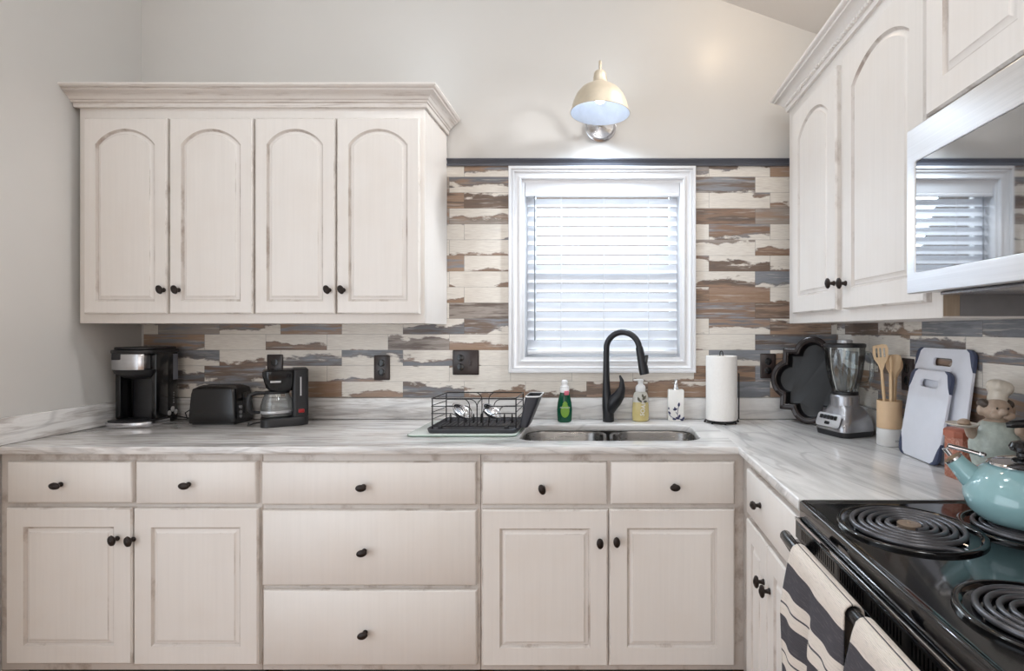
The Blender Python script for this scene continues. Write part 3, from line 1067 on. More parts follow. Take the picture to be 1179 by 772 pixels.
# drip coffee maker with carafe
t = thing('coffee_maker', 'black drip coffee maker with glass carafe, right of the toaster', 'coffee maker', (-1.388, 2.250, CT1), R(33))
b = MB()
b.rings([ring3(rrect(-.085, .090, -.070, .075, .035), 0), ring3(rrect(-.085, .090, -.070, .075, .035), .030), ring3(rrect(-.080, .088, -.066, .075, .035), .036)])
b.build('base', M['black'], t)
b = MB()
b.rings([ring3(rrect(.030, .090, -.055, .075, .014), .036), ring3(rrect(.030, .090, -.055, .075, .014), .235), ring3(rrect(.034, .086, -.051, .071, .012), .240)])
b.build('water_tank', M['black'], t)
b = MB()
b.rings([ring3(rrect(-.052, .040, -.048, .060, .030), .148), ring3(rrect(-.066, .040, -.060, .070, .034), .165), ring3(rrect(-.078, .040, -.068, .074, .034), .215),
         ring3(rrect(-.078, .040, -.068, .074, .034), .232), ring3(rrect(-.072, .040, -.062, .070, .030), .238)])
b.build('brew_basket', M['gloss'], t)
MB().box(.058, .063, -.0565, -.055, .125, .205).build('water_gauge', M['silver'], t)
MB().box(-.050, -.012, -.0705, -.066, .186, .194, .001).build('badge', M['silver'], t)
b = MB().box(.052, .074, -.0595, -.053, .052, .068, .002)
b.box(.060, .066, -.0606, -.0594, .056, .064, .0003, M['silver'])
b.mats[0] = M['red']
b.build('power_switch', M['red'], t)
cf = MB().lathe([(.050, .0375), (.056, .042), (.060, .060), (.060, .085), (.052, .115), (.045, .132), (.044, .138)], 32, X=Matrix.Translation((-.025, 0, 0))).build('carafe', M['glass'], t)
MB().lathe([(.0605, .054), (.0615, .056), (.0615, .064), (.0605, .066)], 32, X=Matrix.Translation((-.025, 0, 0))).build('band', M['silver'], cf)
MB().lathe([(.046, .136), (.048, .139), (.048, .146), (.02, .147), (0, .147)], 28, X=Matrix.Translation((-.025, 0, 0))).build('lid', M['black'], cf)
hb = [(-.068, -.01, .140), (-.100, -.014, .142), (-.122, -.018, .134), (-.126, -.02, .105), (-.122, -.02, .075), (-.112, -.016, .062), (-.086, -.01, .060)]
MB().tube(hb, [.007, .009, .0095, .0095, .009, .008, .006], 10).build('handle', M['black'], cf)
MB().tube([(.07, .06, .02), (.02, .078, .012), (-.06, .09, .006), (-.11, .05, .006), (-.128, 0, .006), (-.125, -.02, .02)], .0028, 8).build('power_cord', M['black'], t)

# glass board under the dish rack
bx0, by0 = at(467, 503)
gb = thing('glass_board', 'pale glass worktop saver lying under the dish rack', 'board', (-.545, 2.135, CT1))
MB().prism(rrect(-.215, .205, -.155, .170, .03), .0015, .0065, .001).build('sheet', M['board_glass'], gb)
b = MB().prism(rrect(-.2165, .2065, -.1565, .1715, .031), .0018, .0062, 0, holes=[rrect(-.215, .205, -.155, .170, .03)])
b.build('rim', M['board_edge'], gb)
for sx in (-.18, .17):
    for sy in (-.12, .14):
        MB().lathe([(0, 0), (.01, 0), (.01, .0015), (0, .0015)], 12).build('foot', M['white'], gb, loc=(sx, sy, 0))

# dish rack
dk = thing('dish_rack', 'black wire dish rack with drip tray and cutlery cup beside the sink', 'dish rack', (-.518, 2.145, CT + .0076))
b = MB()
tx, ty0, ty1 = .172, -.130, .118
b.rings([ring3(rrect(-tx, tx, ty0, ty1, .025), 0), ring3(rrect(-tx - .006, tx + .006, ty0 - .006, ty1 + .006, .03), .016), ring3(rrect(-tx - .003, tx + .003, ty0 - .003, ty1 + .003, .028), .018),
         ring3(rrect(-tx + .006, tx - .006, ty0 + .006, ty1 - .006, .022), .007)])
b.build('drip_tray', M['tray_pl'], dk)
b = MB()
wr = .0019
gx0, gx1, gy0, gy1 = -.165, .165, -.100, .105
zt_ = .130


def loop(z, f=.0):
    p = rrect(gx0, gx1, gy0, gy1, .02, 4)
    return [(q[0], q[1], z) for q in p]


b.tube(loop(zt_), .0026, 8, closed=True)
b.tube(loop(.022), wr, 6, closed=True)
for sx, sy in ((gx0, gy0 + .012), (gx0, gy1 - .012), (gx1, gy0 + .012), (gx1, gy1 - .012)):
    b.tube([(sx, sy, .008), (sx, sy, zt_)], .0026, 8)
for z in (.048, .075, .102):
    b.tube([(gx0, gy0 + .012, z), (gx0, gy1 - .012, z - .006)], wr, 6)
    b.tube([(gx1, gy0 + .012, z), (gx1, gy1 - .012, z)], wr, 6)
for yy in (gy0, gy1):
    for ex, sgn in ((gx0, 1), (gx1, -1)):
        for i, z in enumerate((zt_, .10, .072)):
            L = .150 - i * .022
            p = [(ex, yy, z), (ex + sgn * (L - .03), yy, z)]
            for a in range(15, 91, 15):
                p.append((ex + sgn * (L - .03 + .03 * math.sin(R(a))), yy, z - .03 + .03 * math.cos(R(a))))
            p.append((ex + sgn * L, yy, .022))
            b.tube(p, wr, 6)
for i in range(17):
    xx = gx0 + .02 + i * (gx1 - gx0 - .04) / 16
    b.tube([(xx, gy0, .022), (xx, gy0 + .04, .014), (xx, gy1 - .04, .014), (xx, gy1, .022)], wr, 6)
for i in range(9):
    xx = gx0 + .04 + i * .032
    b.tube([(xx, .012, .014), (xx, .010, .045), (xx, .018, .052), (xx, .026, .045), (xx, .026, .014)], wr, 6)
b.build('wire_basket', M['wire'], dk)
for sx in (-.13, .13):
    MB().box(sx - .008, sx + .008, gy0 - .006, gy0 + .010, .008, .024, .003).build('foot', M['black'], dk)
uc = MB()


def cup_ring(z, g):
    sh = (z - .01) * .22
    return ring3(rrect(.171 + sh - g * .4 + .002, .206 + sh + z * .16 + g, -.075 - g, .06 + g, .012, 4), z)


uc.rings([cup_ring(.012, 0), cup_ring(.13, .002), cup_ring(.134, .004), cup_ring(.134, -.001), cup_ring(.02, -.004)])
u = uc.build('cutlery_cup', M['tray_pl'], dk)
r_ = MB().rings([cup_ring(.1325, .0045), cup_ring(.1375, .0045), cup_ring(.1375, .001), cup_ring(.1325, .001)], cap0=False, cap1=False)
r_.build('rim', M['white'], u)

# two small steel bowls in the rack
for i, (bxx, lab) in enumerate(((-.075, 'small shiny steel bowl tilted in the dish rack, nearer its wire end'), (.045, 'small shiny steel bowl tilted in the dish rack, nearer the cutlery cup'))):
    qn = Vector((.62, -.14, .77)).to_track_quat('Z', 'Y').to_euler()
    t = thing('steel_bowl', lab, 'bowl', (-.518 + bxx, 2.145 - .036, CT + .064), group='steel bowls drying in the rack', rot=qn)
    b = MB().lathe([(0, 0), (.018, .001), (.031, .006), (.038, .014), (.040, .021), (.0445, .022), (.0445, .0235), (.039, .0232), (.036, .015), (.029, .008), (.016, .003), (0, .002)], 32)
    o = b.build('cup', M['chrome'], t)
    MB().tube([(.0445 * math.cos(a), .0445 * math.sin(a), .0228) for a in [2 * PI * k / 32 for k in range(32)]], .0018, 6, closed=True).build('rolled_rim', M['steel'], t)

# ------------------------------------------------------------------ sink side bottles
x_, y_ = at(650, 485.5)
t = thing('dish_soap_bottle', 'green squeeze bottle of dish soap with white cap, left of the faucet', 'soap bottle', (x_, y_, CT1))
b = MB().lathe([(0, 0), (.026, 0), (.031, .004), (.033, .03), (.034, .055), (.031, .085), (.024, .115), (.020, .130), (.018, .136), (0, .137)], 28, sy=.68)
b.build('bottle', M['green'], t)
MB().lathe([(.0185, .130), (.0205, .132), (.0205, .146), (.019, .148), (.019, .158), (.014, .160), (.0125, .170), (.0145, .172), (.013, .182), (.007, .186), (0, .186)], 24, sy=.9).build('cap', M['white'], t)
b = MB().prism([(.019 * math.cos(R(a)), .030 * math.sin(R(a))) for a in range(0, 360, 12)], 0, .0012, X=Matrix.Translation((.004, -.0228, .052)) @ Matrix.Rotation(R(90), 4, 'X'))
b.prism([(-.012, 0), (.012, 0), (.006, .010), (0, .015), (-.006, .010)], 0, .0012, X=Matrix.Translation((.004, -.0222, .080)) @ Matrix.Rotation(R(90), 4, 'X'))
b.build('label', M['lime'], t)
MB().box(.000, .020, -.0195, -.012, .120, .139, .002).build('sticker', M['pink'], t)
text('lettering', 'PALMOLIVE', .0085, M['white'], t, (.004, -.0248, .066), (R(90), 0, 0))

x_, y_ = at(737.5, 484.5)
t = thing('foam_soap_bottle', 'clear foaming hand soap bottle with pale yellow soap and white pump', 'soap bottle', (x_, y_, CT1))
MB().lathe([(0, 0), (.030, 0), (.036, .004), (.0375, .03), (.0365, .07), (.0345, .0855), (0, .0855)], 28, sy=.72).build('soap', M['soap'], t)
b = MB().lathe([(.0365, .0860), (.0345, .108), (.030, .124), (.024, .131), (.020, .134), (0, .135)], 28, sy=.72)
b.build('bottle', M['soapclear'], t)
b = MB().lathe([(.0215, .132), (.0225, .135), (.0225, .152), (.018, .160), (.012, .163), (.011, .176), (.014, .178), (.014, .184), (0, .185)], 24)
b.box(-.032, .010, -.009, .009, .179, .186, .003)
b.build('pump', M['white'], t)
b = MB()
for (lx_, lz_, aa, ss) in ((-.010, .100, 20, 1.0), (.014, .106, -40, 1.15), (.018, .090, -80, .9), (-.002, .092, 50, .8), (.008, .115, 10, .8)):
    leaf = [(0, -.011 * ss), (.005 * ss, -.004 * ss), (.0055 * ss, .003 * ss), (0, .012 * ss), (-.0055 * ss, .003 * ss), (-.005 * ss, -.004 * ss)]
    b.prism(leaf, 0, .001, X=Matrix.Translation((lx_, -.0262, lz_)) @ Matrix.Rotation(R(90), 4, 'X') @ Matrix.Rotation(R(aa), 4, 'Z'))
b.build('leaf_print', M['olive'], t)
text('lettering', 'SOAP', .026, M['white'], t, (.010, -.0275, .058), (R(90), R(-82), 0), .0004)

x_, y_ = at(778, 483.5)
t = thing('soap_dispenser', 'white ceramic soap dispenser with blue flower sprig, left of paper towels', 'soap dispenser', (x_, y_, CT1))
b = MB()
b.rings([ring3(rrect(-.034, .034, -.022, .022, .006), 0), ring3(rrect(-.036, .036, -.023, .023, .006), .003), ring3(rrect(-.035, .035, -.023, .023, .006), .134), ring3(rrect(-.033, .033, -.021, .021, .006), .138)])
b.build('body', M['ceramic'], t)
b = MB().lathe([(.016, .138), (.016, .144), (.011, .148), (.010, .160), (.007, .163), (.006, .174), (.010, .176), (.010, .181), (0, .183)], 20)
b.tube([(0, 0, .179), (-.002, -.015, .180), (-.002, -.032, .176), (-.002, -.034, .170)], [.006, .005, .004, .0035], 10)
b.build('pump', M['chrome'], t)
b = MB()
for p in ([(-.034, .030), (-.022, .018), (-.006, .010), (.010, .009), (.030, .006)], [(.006, .010), (.005, .035), (.010, .066)], [(-.003, .040), (.004, .030)]):
    b.tube([(q[0], -.0232, q[1]) for q in p], .0013, 6)
for (lx_, lz_, aa, ss) in ((.011, .072, -8, 1.2), (-.006, .054, 15, 1.0), (-.010, .050, 60, .8), (-.001, .052, -50, .8), (-.031, .036, 35, 1.0), (.013, .020, -20, 1.1), (.006, .012, 70, 1.2), (.030, .010, -30, 1.1), (-.009, .008, 80, 1.1), (-.034, .056, 5, .7), (.024, .005, 75, 1.0)):
    leaf = [(0, -.009 * ss), (.004 * ss, -.003 * ss), (.0042 * ss, .003 * ss), (0, .010 * ss), (-.0042 * ss, .003 * ss), (-.004 * ss, -.003 * ss)]
    b.prism(leaf, 0, .001, X=Matrix.Translation((lx_, -.0228, lz_)) @ Matrix.Rotation(R(90), 4, 'X') @ Matrix.Rotation(R(aa), 4, 'Z'))
b.build('flower_print', M['navy'], t)

# paper towels
px_, py_ = .512, 2.299
t = thing('paper_towel_holder', 'black wire paper towel stand beside the white dispenser', 'paper towel holder', (px_, py_, CT1))
b = MB()
for r0, z0 in ((.066, .010), (.045, .010)):
    b.tube([(r0 * math.cos(2 * PI * k / 36), r0 * math.sin(2 * PI * k / 36), z0) for k in range(36)], .003, 8, closed=True)
for k in range(8):
    a = 2 * PI * k / 8
    cs, sn = math.cos(a), math.sin(a)
    b.tube([(.0, 0, .010), (.045 * cs, .045 * sn, .010), (.066 * cs, .066 * sn, .010), (.073 * cs, .073 * sn, .007), (.074 * cs, .074 * sn, .0032)], .003, 6)
    b.ball(.073 * cs, .073 * sn, .0045, .005, .005, .0045, n=10)
b.build('base', M['wire'], t)
lpz = [(-.0065, 0, .010), (-.0065, 0, .30)] + [(-.0065 * math.cos(R(a)), 0, .302 + .012 * math.sin(R(a))) for a in range(20, 180, 20)] + [(.0065, 0, .30), (.0065, 0, .010)]
MB().tube(lpz, .0022, 8).build('centre_post', M['wire'], t)
MB().tube([(.066, .01, .010), (.080, .012, .014), (.080, .012, .21), (.078, .012, .215)], .003, 8).build('tension_arm', M['wire'], t)
t = thing('paper_towel_roll', 'white roll of paper towels standing on the wire holder', 'paper towel', (px_, py_, CT + .0145))
n = 48
prr = [(.0185, 0), (.066, 0), (.0675, .0015), (.0675, .2775), (.066, .279), (.0185, .279)]
rs = [[(r * math.cos(2 * PI * k / n), r * math.sin(2 * PI * k / n), z) for k in range(n)] for r, z in prr]
rs.append(rs[0])
b = MB().rings(rs, cap0=False, cap1=False)
b.build('roll', M['paper'], t)
MB().rings([[(r * math.cos(2 * PI * k / 24), r * math.sin(2 * PI * k / 24), z) for k in range(24)] for r, z in ((.0182, .001), (.0182, .279), (.0170, .279), (.0170, .001))], cap0=False, cap1=False).build('cardboard_core', plain('cardboard', c(176, 150, 120), 0.9), t)

# ------------------------------------------------------------------ right corner
# quatrefoil tray
def quatre(a, off, r, shrink=0.0, n=240, sx=.92):
    pts = []
    for k in range(n):
        th = 2 * PI * (k + .5) / n
        cs, sn = math.cos(th), math.sin(th)
        best = (a - shrink) / max(abs(cs), abs(sn))
        for cx, cy in ((off, 0), (-off, 0), (0, off), (0, -off)):
            bq = cx * cs + cy * sn
            disc = bq * bq - (off * off - (r - shrink) ** 2)
            if disc > 0:
                best = max(best, bq + math.sqrt(disc))
        pts.append((best * cs * sx, best * sn))
    return pts


t = thing('serving_tray', 'dark quatrefoil serving tray leaning in the corner behind the blender', 'tray', (.868, 2.236, CT + .004), rot=(R(-9), 0, R(-40)))
HQ = .190
qq = lambda sh, y: [(p[0], y, p[1] + HQ) for p in quatre(.137, .103, .087, sh)]
b = MB()
b.rings([qq(.022, .050), qq(.018, .052), qq(.004, .010), qq(.0, .004), qq(0.0, 0), qq(.004, -.003), qq(.017, -.003), qq(.019, .001), qq(.024, .003), qq(.027, .012)], cap0=True, cap1=False)
b.build('rim', M['darktray'], t)
b = MB()
b.rings([qq(.027, .0121), qq(.033, .040), qq(.036, .042)], cap0=False, cap1=True)
b.build('base', M['darkin'], t)

# blender
x_, y_ = .938, 2.042
t = thing('blender', 'grey countertop blender with ribbed glass jar in the right corner', 'blender', (x_, y_, CT1), R(-70))
b = MB()


def sq(w, d, r, z, oy=0):
    w, d = (w * .87, d * .87) if z < .1 else (w, d)
    return ring3(rrect(-w, w, -d + oy, d + oy, r, 6), z)


b.rings([sq(.090, .090, .03, 0), sq(.092, .094, .03, .012), sq(.092, .094, .03, .020)])
b.build('foot_skirt', M['black'], t)
b = MB()
b.rings([sq(.091, .094, .03, .0205), sq(.090, .094, .03, .040, 0), sq(.084, .082, .032, .070, .004), sq(.070, .066, .035, .098, .006), sq(.056, .054, .040, .110, .004), sq(.052, .052, .050, .116), sq(.052, .052, .050, .150), sq(.048, .048, .046, .155)])
b.build('motor_base', M['greymetal'], t)
pm = Matrix.Translation((0, -.0805, .055)) @ Matrix.Rotation(R(90 - 22), 4, 'X')
pn = MB().prism(rrect(-.060, .060, -.022, .030, .012), 0, .0035, .001, X=pm).build('control_panel', M['silver'], t)
for i in range(5):
    MB().box(-.044 + i * .018, -.030 + i * .018, .006, .022, .0035, .008, .0015, X=pm).build('button', M['gloss'], pn)
MB().box(-.012, .012, -.014, -.002, .0035, .007, .0015, X=pm).build('button', M['gloss'], pn)
jar = MB()
no = 64
def jr(r, z, fl): return [((r * (1 + fl * math.cos(8 * 2 * PI * k / no))) * math.cos(2 * PI * k / no), (r * (1 + fl * math.cos(8 * 2 * PI * k / no))) * math.sin(2 * PI * k / no), z) for k in range(no)]
jar.rings([jr(.044, .160, 0), jr(.046, .172, .02), jr(.056, .21, .04), jr(.064, .25, .045), jr(.071, .31, .03), jr(.073, .338, .0), jr(.070, .338, .0), jr(.068, .31, .03), jr(.061, .25, .045), jr(.053, .21, .04), jr(.042, .175, .02)], cap1=True, cap0=True)
jar.tube([(.066, .0, .32), (.090, 0, .315), (.100, 0, .29), (.098, 0, .23), (.088, 0, .20), (.056, 0, .195)], .008, 10, X=Matrix.Rotation(R(60), 4, 'Z'))
jo = jar.build('jar', M['glass'], t)
MB().lathe([(.049, .1555), (.049, .166), (.046, .168), (.046, .1555)], 32).build('collar', M['black'], jo)
b = MB().lathe([(0, .3385), (.074, .3385), (.076, .341), (.076, .350), (.071, .354), (.03, .354), (.03, .3545), (0, .3545)], 40)
lo = b.build('lid', M['black'], t)
MB().lathe([(0, .355), (.028, .355), (.028, .366), (.024, .369), (0, .369)], 24).build('filler_cap', M['silver'], lo)

# utensil crock
x_, y_ = 1.006, 1.846
t = thing('utensil_crock', 'beige and white utensil crock right of the blender', 'crock', (x_, y_, CT1))
n = 40
def crk(pr): return [[(r * math.cos(2 * PI * k / n), r * math.sin(2 * PI * k / n), z) for k in range(n)] for r, z in pr]
MB().rings(crk([(.030, .0), (.0395, 0), (.041, .002), (.041, .060), (.0395, .0605)]), cap1=True).build('body', M['crock'], t)
MB().rings(crk([(.0395, .061), (.0405, .062), (.0405, .157), (.0385, .158), (.0365, .157), (.0365, .062)]), cap0=False, cap1=True).build('sleeve', M['beige'], t)
text('lettering', 'cook', .014, M['print'], t, (-.0005 + .010, -.0415, .022), (R(90), 0, R(14)))


def utensil(name, label, head, base, tip, roll, hr=.0055):
    """wooden utensil: handle from base to the head, head outline in its own plane (x across, y along)"""
    P0, P1 = Vector(base), Vector(tip)
    zax = (P1 - P0).normalized()
    xax = Vector((math.cos(roll), math.sin(roll), 0))
    xax = (xax - zax * xax.dot(zax)).normalized()
    yax = zax.cross(xax)
    Mx = Matrix((xax, yax, zax)).transposed().to_4x4()
    Mx.translation = P0
    L = (P1 - P0).length
    hl = max(p[1] for p in head[0])
    t = thing(name, label, 'utensil', P0, group='wooden utensils in the crock')
    mm = Matrix.Translation(-P0) @ Mx
    b = MB().tube([(0, 0, 0), (0, 0, L * .4), (0, 0, L - hl + .012)], [hr * .9, hr, hr * .85], 10, X=mm)
    b.build('handle', M['bamboo'], t)
    Xh = mm @ Matrix.Translation((0, 0, L - hl)) @ Matrix(((1, 0, 0, 0), (0, 0, -1, 0), (0, 1, 0, 0), (0, 0, 0, 1)))
    MB().prism(head[0], -.003, .003, .0015 if len(head) == 1 else 0, X=Xh, holes=head[1:]).build('head', M['bamboo'], t)
    return t


zc = CT + .06
blade = [(-.005, 0), (.005, 0), (.012, .022), (.024, .045), (.026, .075), (.022, .088), (.008, .091), (-.022, .086), (-.024, .06), (-.021, .04), (-.010, .020)]
slots = [[(sx - .003, .045), (sx + .003, .045), (sx + .003, .078), (sx - .003, .078)] for sx in (-.011, .001, .013)]
utensil('slotted_spatula', 'slotted wooden spatula leaning to the left in the crock', [blade] + slots, (x_ - .012, y_ - .004, CT + .068), (x_ - .047, y_ - .022, CT + .357), R(-20))
utensil('wooden_spatula', 'wooden spatula with plain flat blade in the crock', [blade], (x_ + .008, y_ + .006, CT + .068), (x_ + .006, y_ - .014, CT + .322), R(-28))
spoon = [(-.004, 0), (.004, 0), (.010, .015)] + [(.020 * math.cos(R(a)), .045 + .030 * math.sin(R(a))) for a in range(-45, 226, 15)] + [(-.010, .015)]
utensil('wooden_spoon', 'oval wooden spoon standing behind the flat spatula in the crock', [spoon], (x_ + .018, y_ + .010, CT + .068), (x_ + .034, y_ + .010, CT + .312), R(-40))
stick = [(-.005, 0), (.005, 0), (.0065, .03), (.0065, .06), (0, .068), (-.0065, .06), (-.0065, .03)]
utensil('wooden_stirrer', 'narrow wooden stirrer edge-on between the two spatulas in the crock', [stick], (x_ - .002, y_ - .016, CT + .068), (x_ - .012, y_ - .030, CT + .318), R(70), .0065)


# cutting boards leaning on the side wall (faces -x)
def cutting_board(label, y_far, y_near, hgt, x_bot, x_top, grips, roll=0.0):
    w = y_far - y_near
    tilt = math.asin((x_top - x_bot) / hgt)
    st, ct = math.sin(tilt), math.cos(tilt)
    t = thing('cutting_board', label, 'cutting board', (x_bot, y_far, CT + .001))
    Mx = Matrix(((0, st, -ct, 0), (-1, 0, 0, 0), (0, ct, st, 0), (0, 0, 0, 1))) @ Matrix.Rotation(R(roll), 4, 'Z')
    rr = .028
    outl = rrect(0, w, 0, hgt, rr, 6)
    hole = rrect(w * .5 - .045, w * .5 + .045, hgt - .055, hgt - .030, .010, 5)
    MB().prism(outl, 0, .009, .0015, X=Mx, holes=[hole]).build('board', M['cutboard'], t)
    for gx, gy in grips:
        a, bq = .026, .066
        pts = arc(rr, rr, rr + .001, 180, 270, 6) + [(a + .012, -.001), (a - .004, .010), (.016, .028), (.009, .048), (-.001, bq)]
        pts = [((w - p[0]) if gx else p[0], (hgt - p[1]) if gy else p[1]) for p in pts]
        MB().prism(pts, -.0008, .0102, .001, X=Mx).build('corner_grip', M['grip'], t)
    return t


ALLC = [(0, 0), (1, 0), (0, 1), (1, 1)]
cutting_board('large white cutting board with slate corner grips leaning against the tiles', 1.762, 1.485, .350, 1.020, 1.0640, ALLC)
cutting_board('smaller white cutting board with slate corner grips in front of the large one', 1.745, 1.540, .282, .988, 1.0360, ALLC)

# terracotta canister
t = thing('canister', 'terracotta coloured lidded canister with pale pattern beside the cutting boards', 'canister', (.980, 1.438, CT1), R(4))
ch = lambda w, q: [(-w + q, -w), (w - q, -w), (w, -w + q), (w, w - q), (w - q, w), (-w + q, w), (-w, w - q), (-w, -w + q)]
cs_ = .032
b = MB().rings([ring3(ch(cs_ - .002, .013), 0), ring3(ch(cs_, .013), .003), ring3(ch(cs_, .013), .112)])
b.build('body', M['terra'], t)
b = MB().rings([ring3(ch(cs_ + .002, .014), .1125), ring3(ch(cs_ + .003, .014), .115), ring3(ch(cs_ + .003, .014), .130), ring3(ch(cs_ - .002, .014), .135)])
b.build('lid', M['terra_lid'], t)

# chef figurine
cx_, cy_ = .988, 1.318
t = thing('chef_figurine', 'glazed clay chef figurine in a white hat holding out a plate', 'figurine', (cx_, cy_, CT1), R(-14))
t.scale = (1, 1, 1.045)
b = MB()
b.lathe([(0, 0), (.038, 0), (.042, .006), (.040, .03), (.046, .06), (.056, .09), (.058, .115), (.050, .145), (.036, .165), (.024, .172), (0, .175)], 28, sy=.86)
b.ball(0, -.004, .195, .032, .033, .029)                       # head
b.ball(-.032, .0, .194, .011, .010, .014); b.ball(.032, .0, .194, .011, .010, .014)   # ears
b.ball(-.001, -.042, .196, .010, .012, .009)                    # nose
b.ball(-.014, -.034, .186, .014, .010, .010); b.ball(.014, -.034, .186, .014, .010, .010)   # cheeks
b.tube([(-.040, 0, .148), (-.060, -.012, .138), (-.070, -.026, .152), (-.080, -.034, .166)], [.016, .014, .011, .009], 12)
b.ball(-.084, -.036, .170, .013, .012, .007)
b.tube([(.042, 0, .150), (.064, -.018, .126), (.054, -.044, .128), (.030, -.058, .150)], [.016, .014, .012, .010], 12)
b.ball(.024, -.060, .156, .011, .009, .013)
body = b.build('body', M['skin'], t, smooth=180)
rm = body.modifiers.new('join', 'REMESH')
rm.mode = 'VOXEL'
rm.voxel_size = .0026
rm.use_smooth_shade = True
b = MB()
rs = []
for r, z in ((.0475, .035), (.0515, .06), (.0605, .09), (.0625, .115), (.0545, .145), (.041, .162), (.030, .169)):
    rs.append([(r * math.cos(R(a)) * 1.0, r * math.sin(R(a)) * .9, z) for a in range(178, 363, 8)])
inn = [[(p[0] * .96, p[1] * .96, p[2]) for p in q] for q in rs]
b.rings([a + list(reversed(i)) for a, i in zip(rs, inn)])
b.build('apron', M['apron'], t, smooth=60)
b = MB().lathe([(.026, .0), (.027, .003), (.026, .018), (.030, .024), (.036, .032), (.036, .042), (.028, .050), (.012, .054), (0, .055)], 24)
for k in range(6):
    a = 2 * PI * k / 6
    b.ball(.022 * math.cos(a), .022 * math.sin(a), .036, .017, .017, .015, n=14)
b.build('chef_hat', M['hat'], t, loc=(.004, .006, .214), rot=(R(-8), R(14), 0), smooth=60).scale = (.82, .82, 1)
b = MB()
for sx in (-1, 1):
    b.ball(sx * .027, .004, .209, .012, .022, .012, n=14)
b.ball(0, .020, .200, .032, .018, .022, n=16)
b.build('hair', M['hair'], t)
b = MB()
for sx in (-.012, .012):
    b.ball(sx, -.0345, .203, .0026, .002, .003, n=10)
b.build('eye', M['hair'], t)
b = MB().lathe([(0, 0), (.018, .0), (.030, .003), (.036, .007), (.036, .0085), (.028, .005), (0, .002)], 28)
b.build('plate', M['hat'], t, loc=(-.090, -.040, .158))
b = MB().ball(0, 0, .007, .014, .012, .008, n=14)
b.build('plate_food', M['skin'], t, loc=(-.088, -.040, .161))

# ------------------------------------------------------------------ stove
SYF, SYN = 1.249, .545
SX = .462
sv = thing('stove', 'black freestanding electric stove with four coil burners', 'stove', (SX, SYF, 0), -PI / 2)
# local: x runs from the far end (0) to the near end, -y faces into the room
LW = SYF - SYN
DS = XR - .012 - SX
b = MB()
b.box(.002, LW - .002, .020, DS, .02, .868, .003)
b.build('body', M['gloss'], sv)
b = MB()
oo = lambda e, z: ring3(rrect(e, LW - e, e, DS - e, max(.012 - e * .3, .004), 4), z)
b.rings([oo(.001, .8745), oo(0, .877), oo(0, .911), oo(.0008, .9130), oo(.0028, .9146), oo(.0055, .9150), oo(.0085, .9146), oo(.0115, .9130), oo(.015, .9112), oo(.020, .9105)])
ck = b.build('cooktop', M['enamel'], sv, smooth=50)


def burner(bxw, byw, r):
    X = Matrix.Translation((SYF - byw, bxw - SX, .911))
    p = MB().rings([[(q * math.cos(2 * PI * k / 48), q * math.sin(2 * PI * k / 48), z) for k in range(48)] for q, z in
                    ((r + .024, .0), (r + .024, .004), (r + .019, .0062), (r + .014, .004), (r + .010, -.004 + .0045), (r * .6, .001), (.02, .001))], cap0=False, X=X)
    po = p.build('drip_pan', M['enamel'], sv)
    q = MB().rings([[(u * math.cos(2 * PI * k / 48), u * math.sin(2 * PI * k / 48), z) for k in range(48)] for u, z in
                    ((r + .0245, .0038), (r + .0230, .0058), (r + .0195, .0068), (r + .015, .0056))], cap0=False, cap1=False, X=X)
    q.build('trim_ring', M['enamel'], po)
    turns = 5 if r > .09 else 4
    pts = []
    ni = turns * 36
    for i in range(ni + 1):
        f = i / ni
        rr = .028 + (r - .028) * f
        a = 2 * PI * turns * f
        pts.append((rr * math.cos(a), rr * math.sin(a), .0115))
    pts.append((r * 1.04, .02, .008)); pts.append((r * 1.1, .03, .003))
    w = (r - .028) / turns * .34
    b = MB()
    t_ = MB()
    b.tube([(p[0], p[1], p[2] * .55) for p in pts], w, 10, X=X @ Matrix.Diagonal((1, 1, 1.0, 1)))
    b.build('burner_coil', M['coil'], sv)
    for a in (30, 150, 270):
        t_.tube([(.02 * math.cos(R(a)), .02 * math.sin(R(a)), .0035), (r * math.cos(R(a)), r * math.sin(R(a)), .0035)], .0022, 6, X=X)
    t_.build('coil_support', M['chrome'], po)
    MB().lathe([(0, .004), (.022, .004), (.022, .011), (.016, .0125), (.004, .0125), (.003, .014), (0, .014)], 24, X=X).build('center_cap', plain('burner_cap_bronze', c(150, 132, 116), .4, .5), po)


burner(.626, 1.075, .112)
burner(.855, 1.070, .088)
burner(.622, .735, .088)
burner(.855, .735, .112)
# front: trim strip, vents, door, handle
b = MB()
b.rings([[(x, y, z) for y, z in ((.018, .826), (-.0055, .826), (-.007, .8275), (-.007, .8705), (-.0055, .873), (.018, .873))] for x in (.003, LW - .003)])
fp = b.build('vent_panel', M['gloss'], sv, smooth=20)
MB().box(.003, LW - .003, -.0090, -.0040, .8695, .8755, .0008).build('trim_strip', M['chrome'], fp)
hol = []
for i in range(64):
    xx = .045 + i * .0098
    if xx > LW - .05: break
    if i % 12 in (6, 7): continue
    hol.append([(xx, .837), (xx + .0045, .837), (xx + .0045, .860), (xx, .860)])
MB().prism([(.02, .831), (LW - .02, .831), (LW - .02, .864), (.02, .864)], .0071, .0086, 0, X=Matrix(((1, 0, 0, 0), (0, 0, -1, 0), (0, 1, 0, 0), (0, 0, 0, 1))), holes=hol).build('vent_grille', M['gloss'], fp)
b = MB().box(.004, LW - .004, -.014, .018, .20, .823, .004)
dr_ = b.build('oven_door', M['enamel'], sv)
MB().box(.010, LW - .010, -.0160, -.0125, .8165, .8215, .001).build('door_trim', M['steel'], dr_)
HXl, HZl = SX - .405, .856
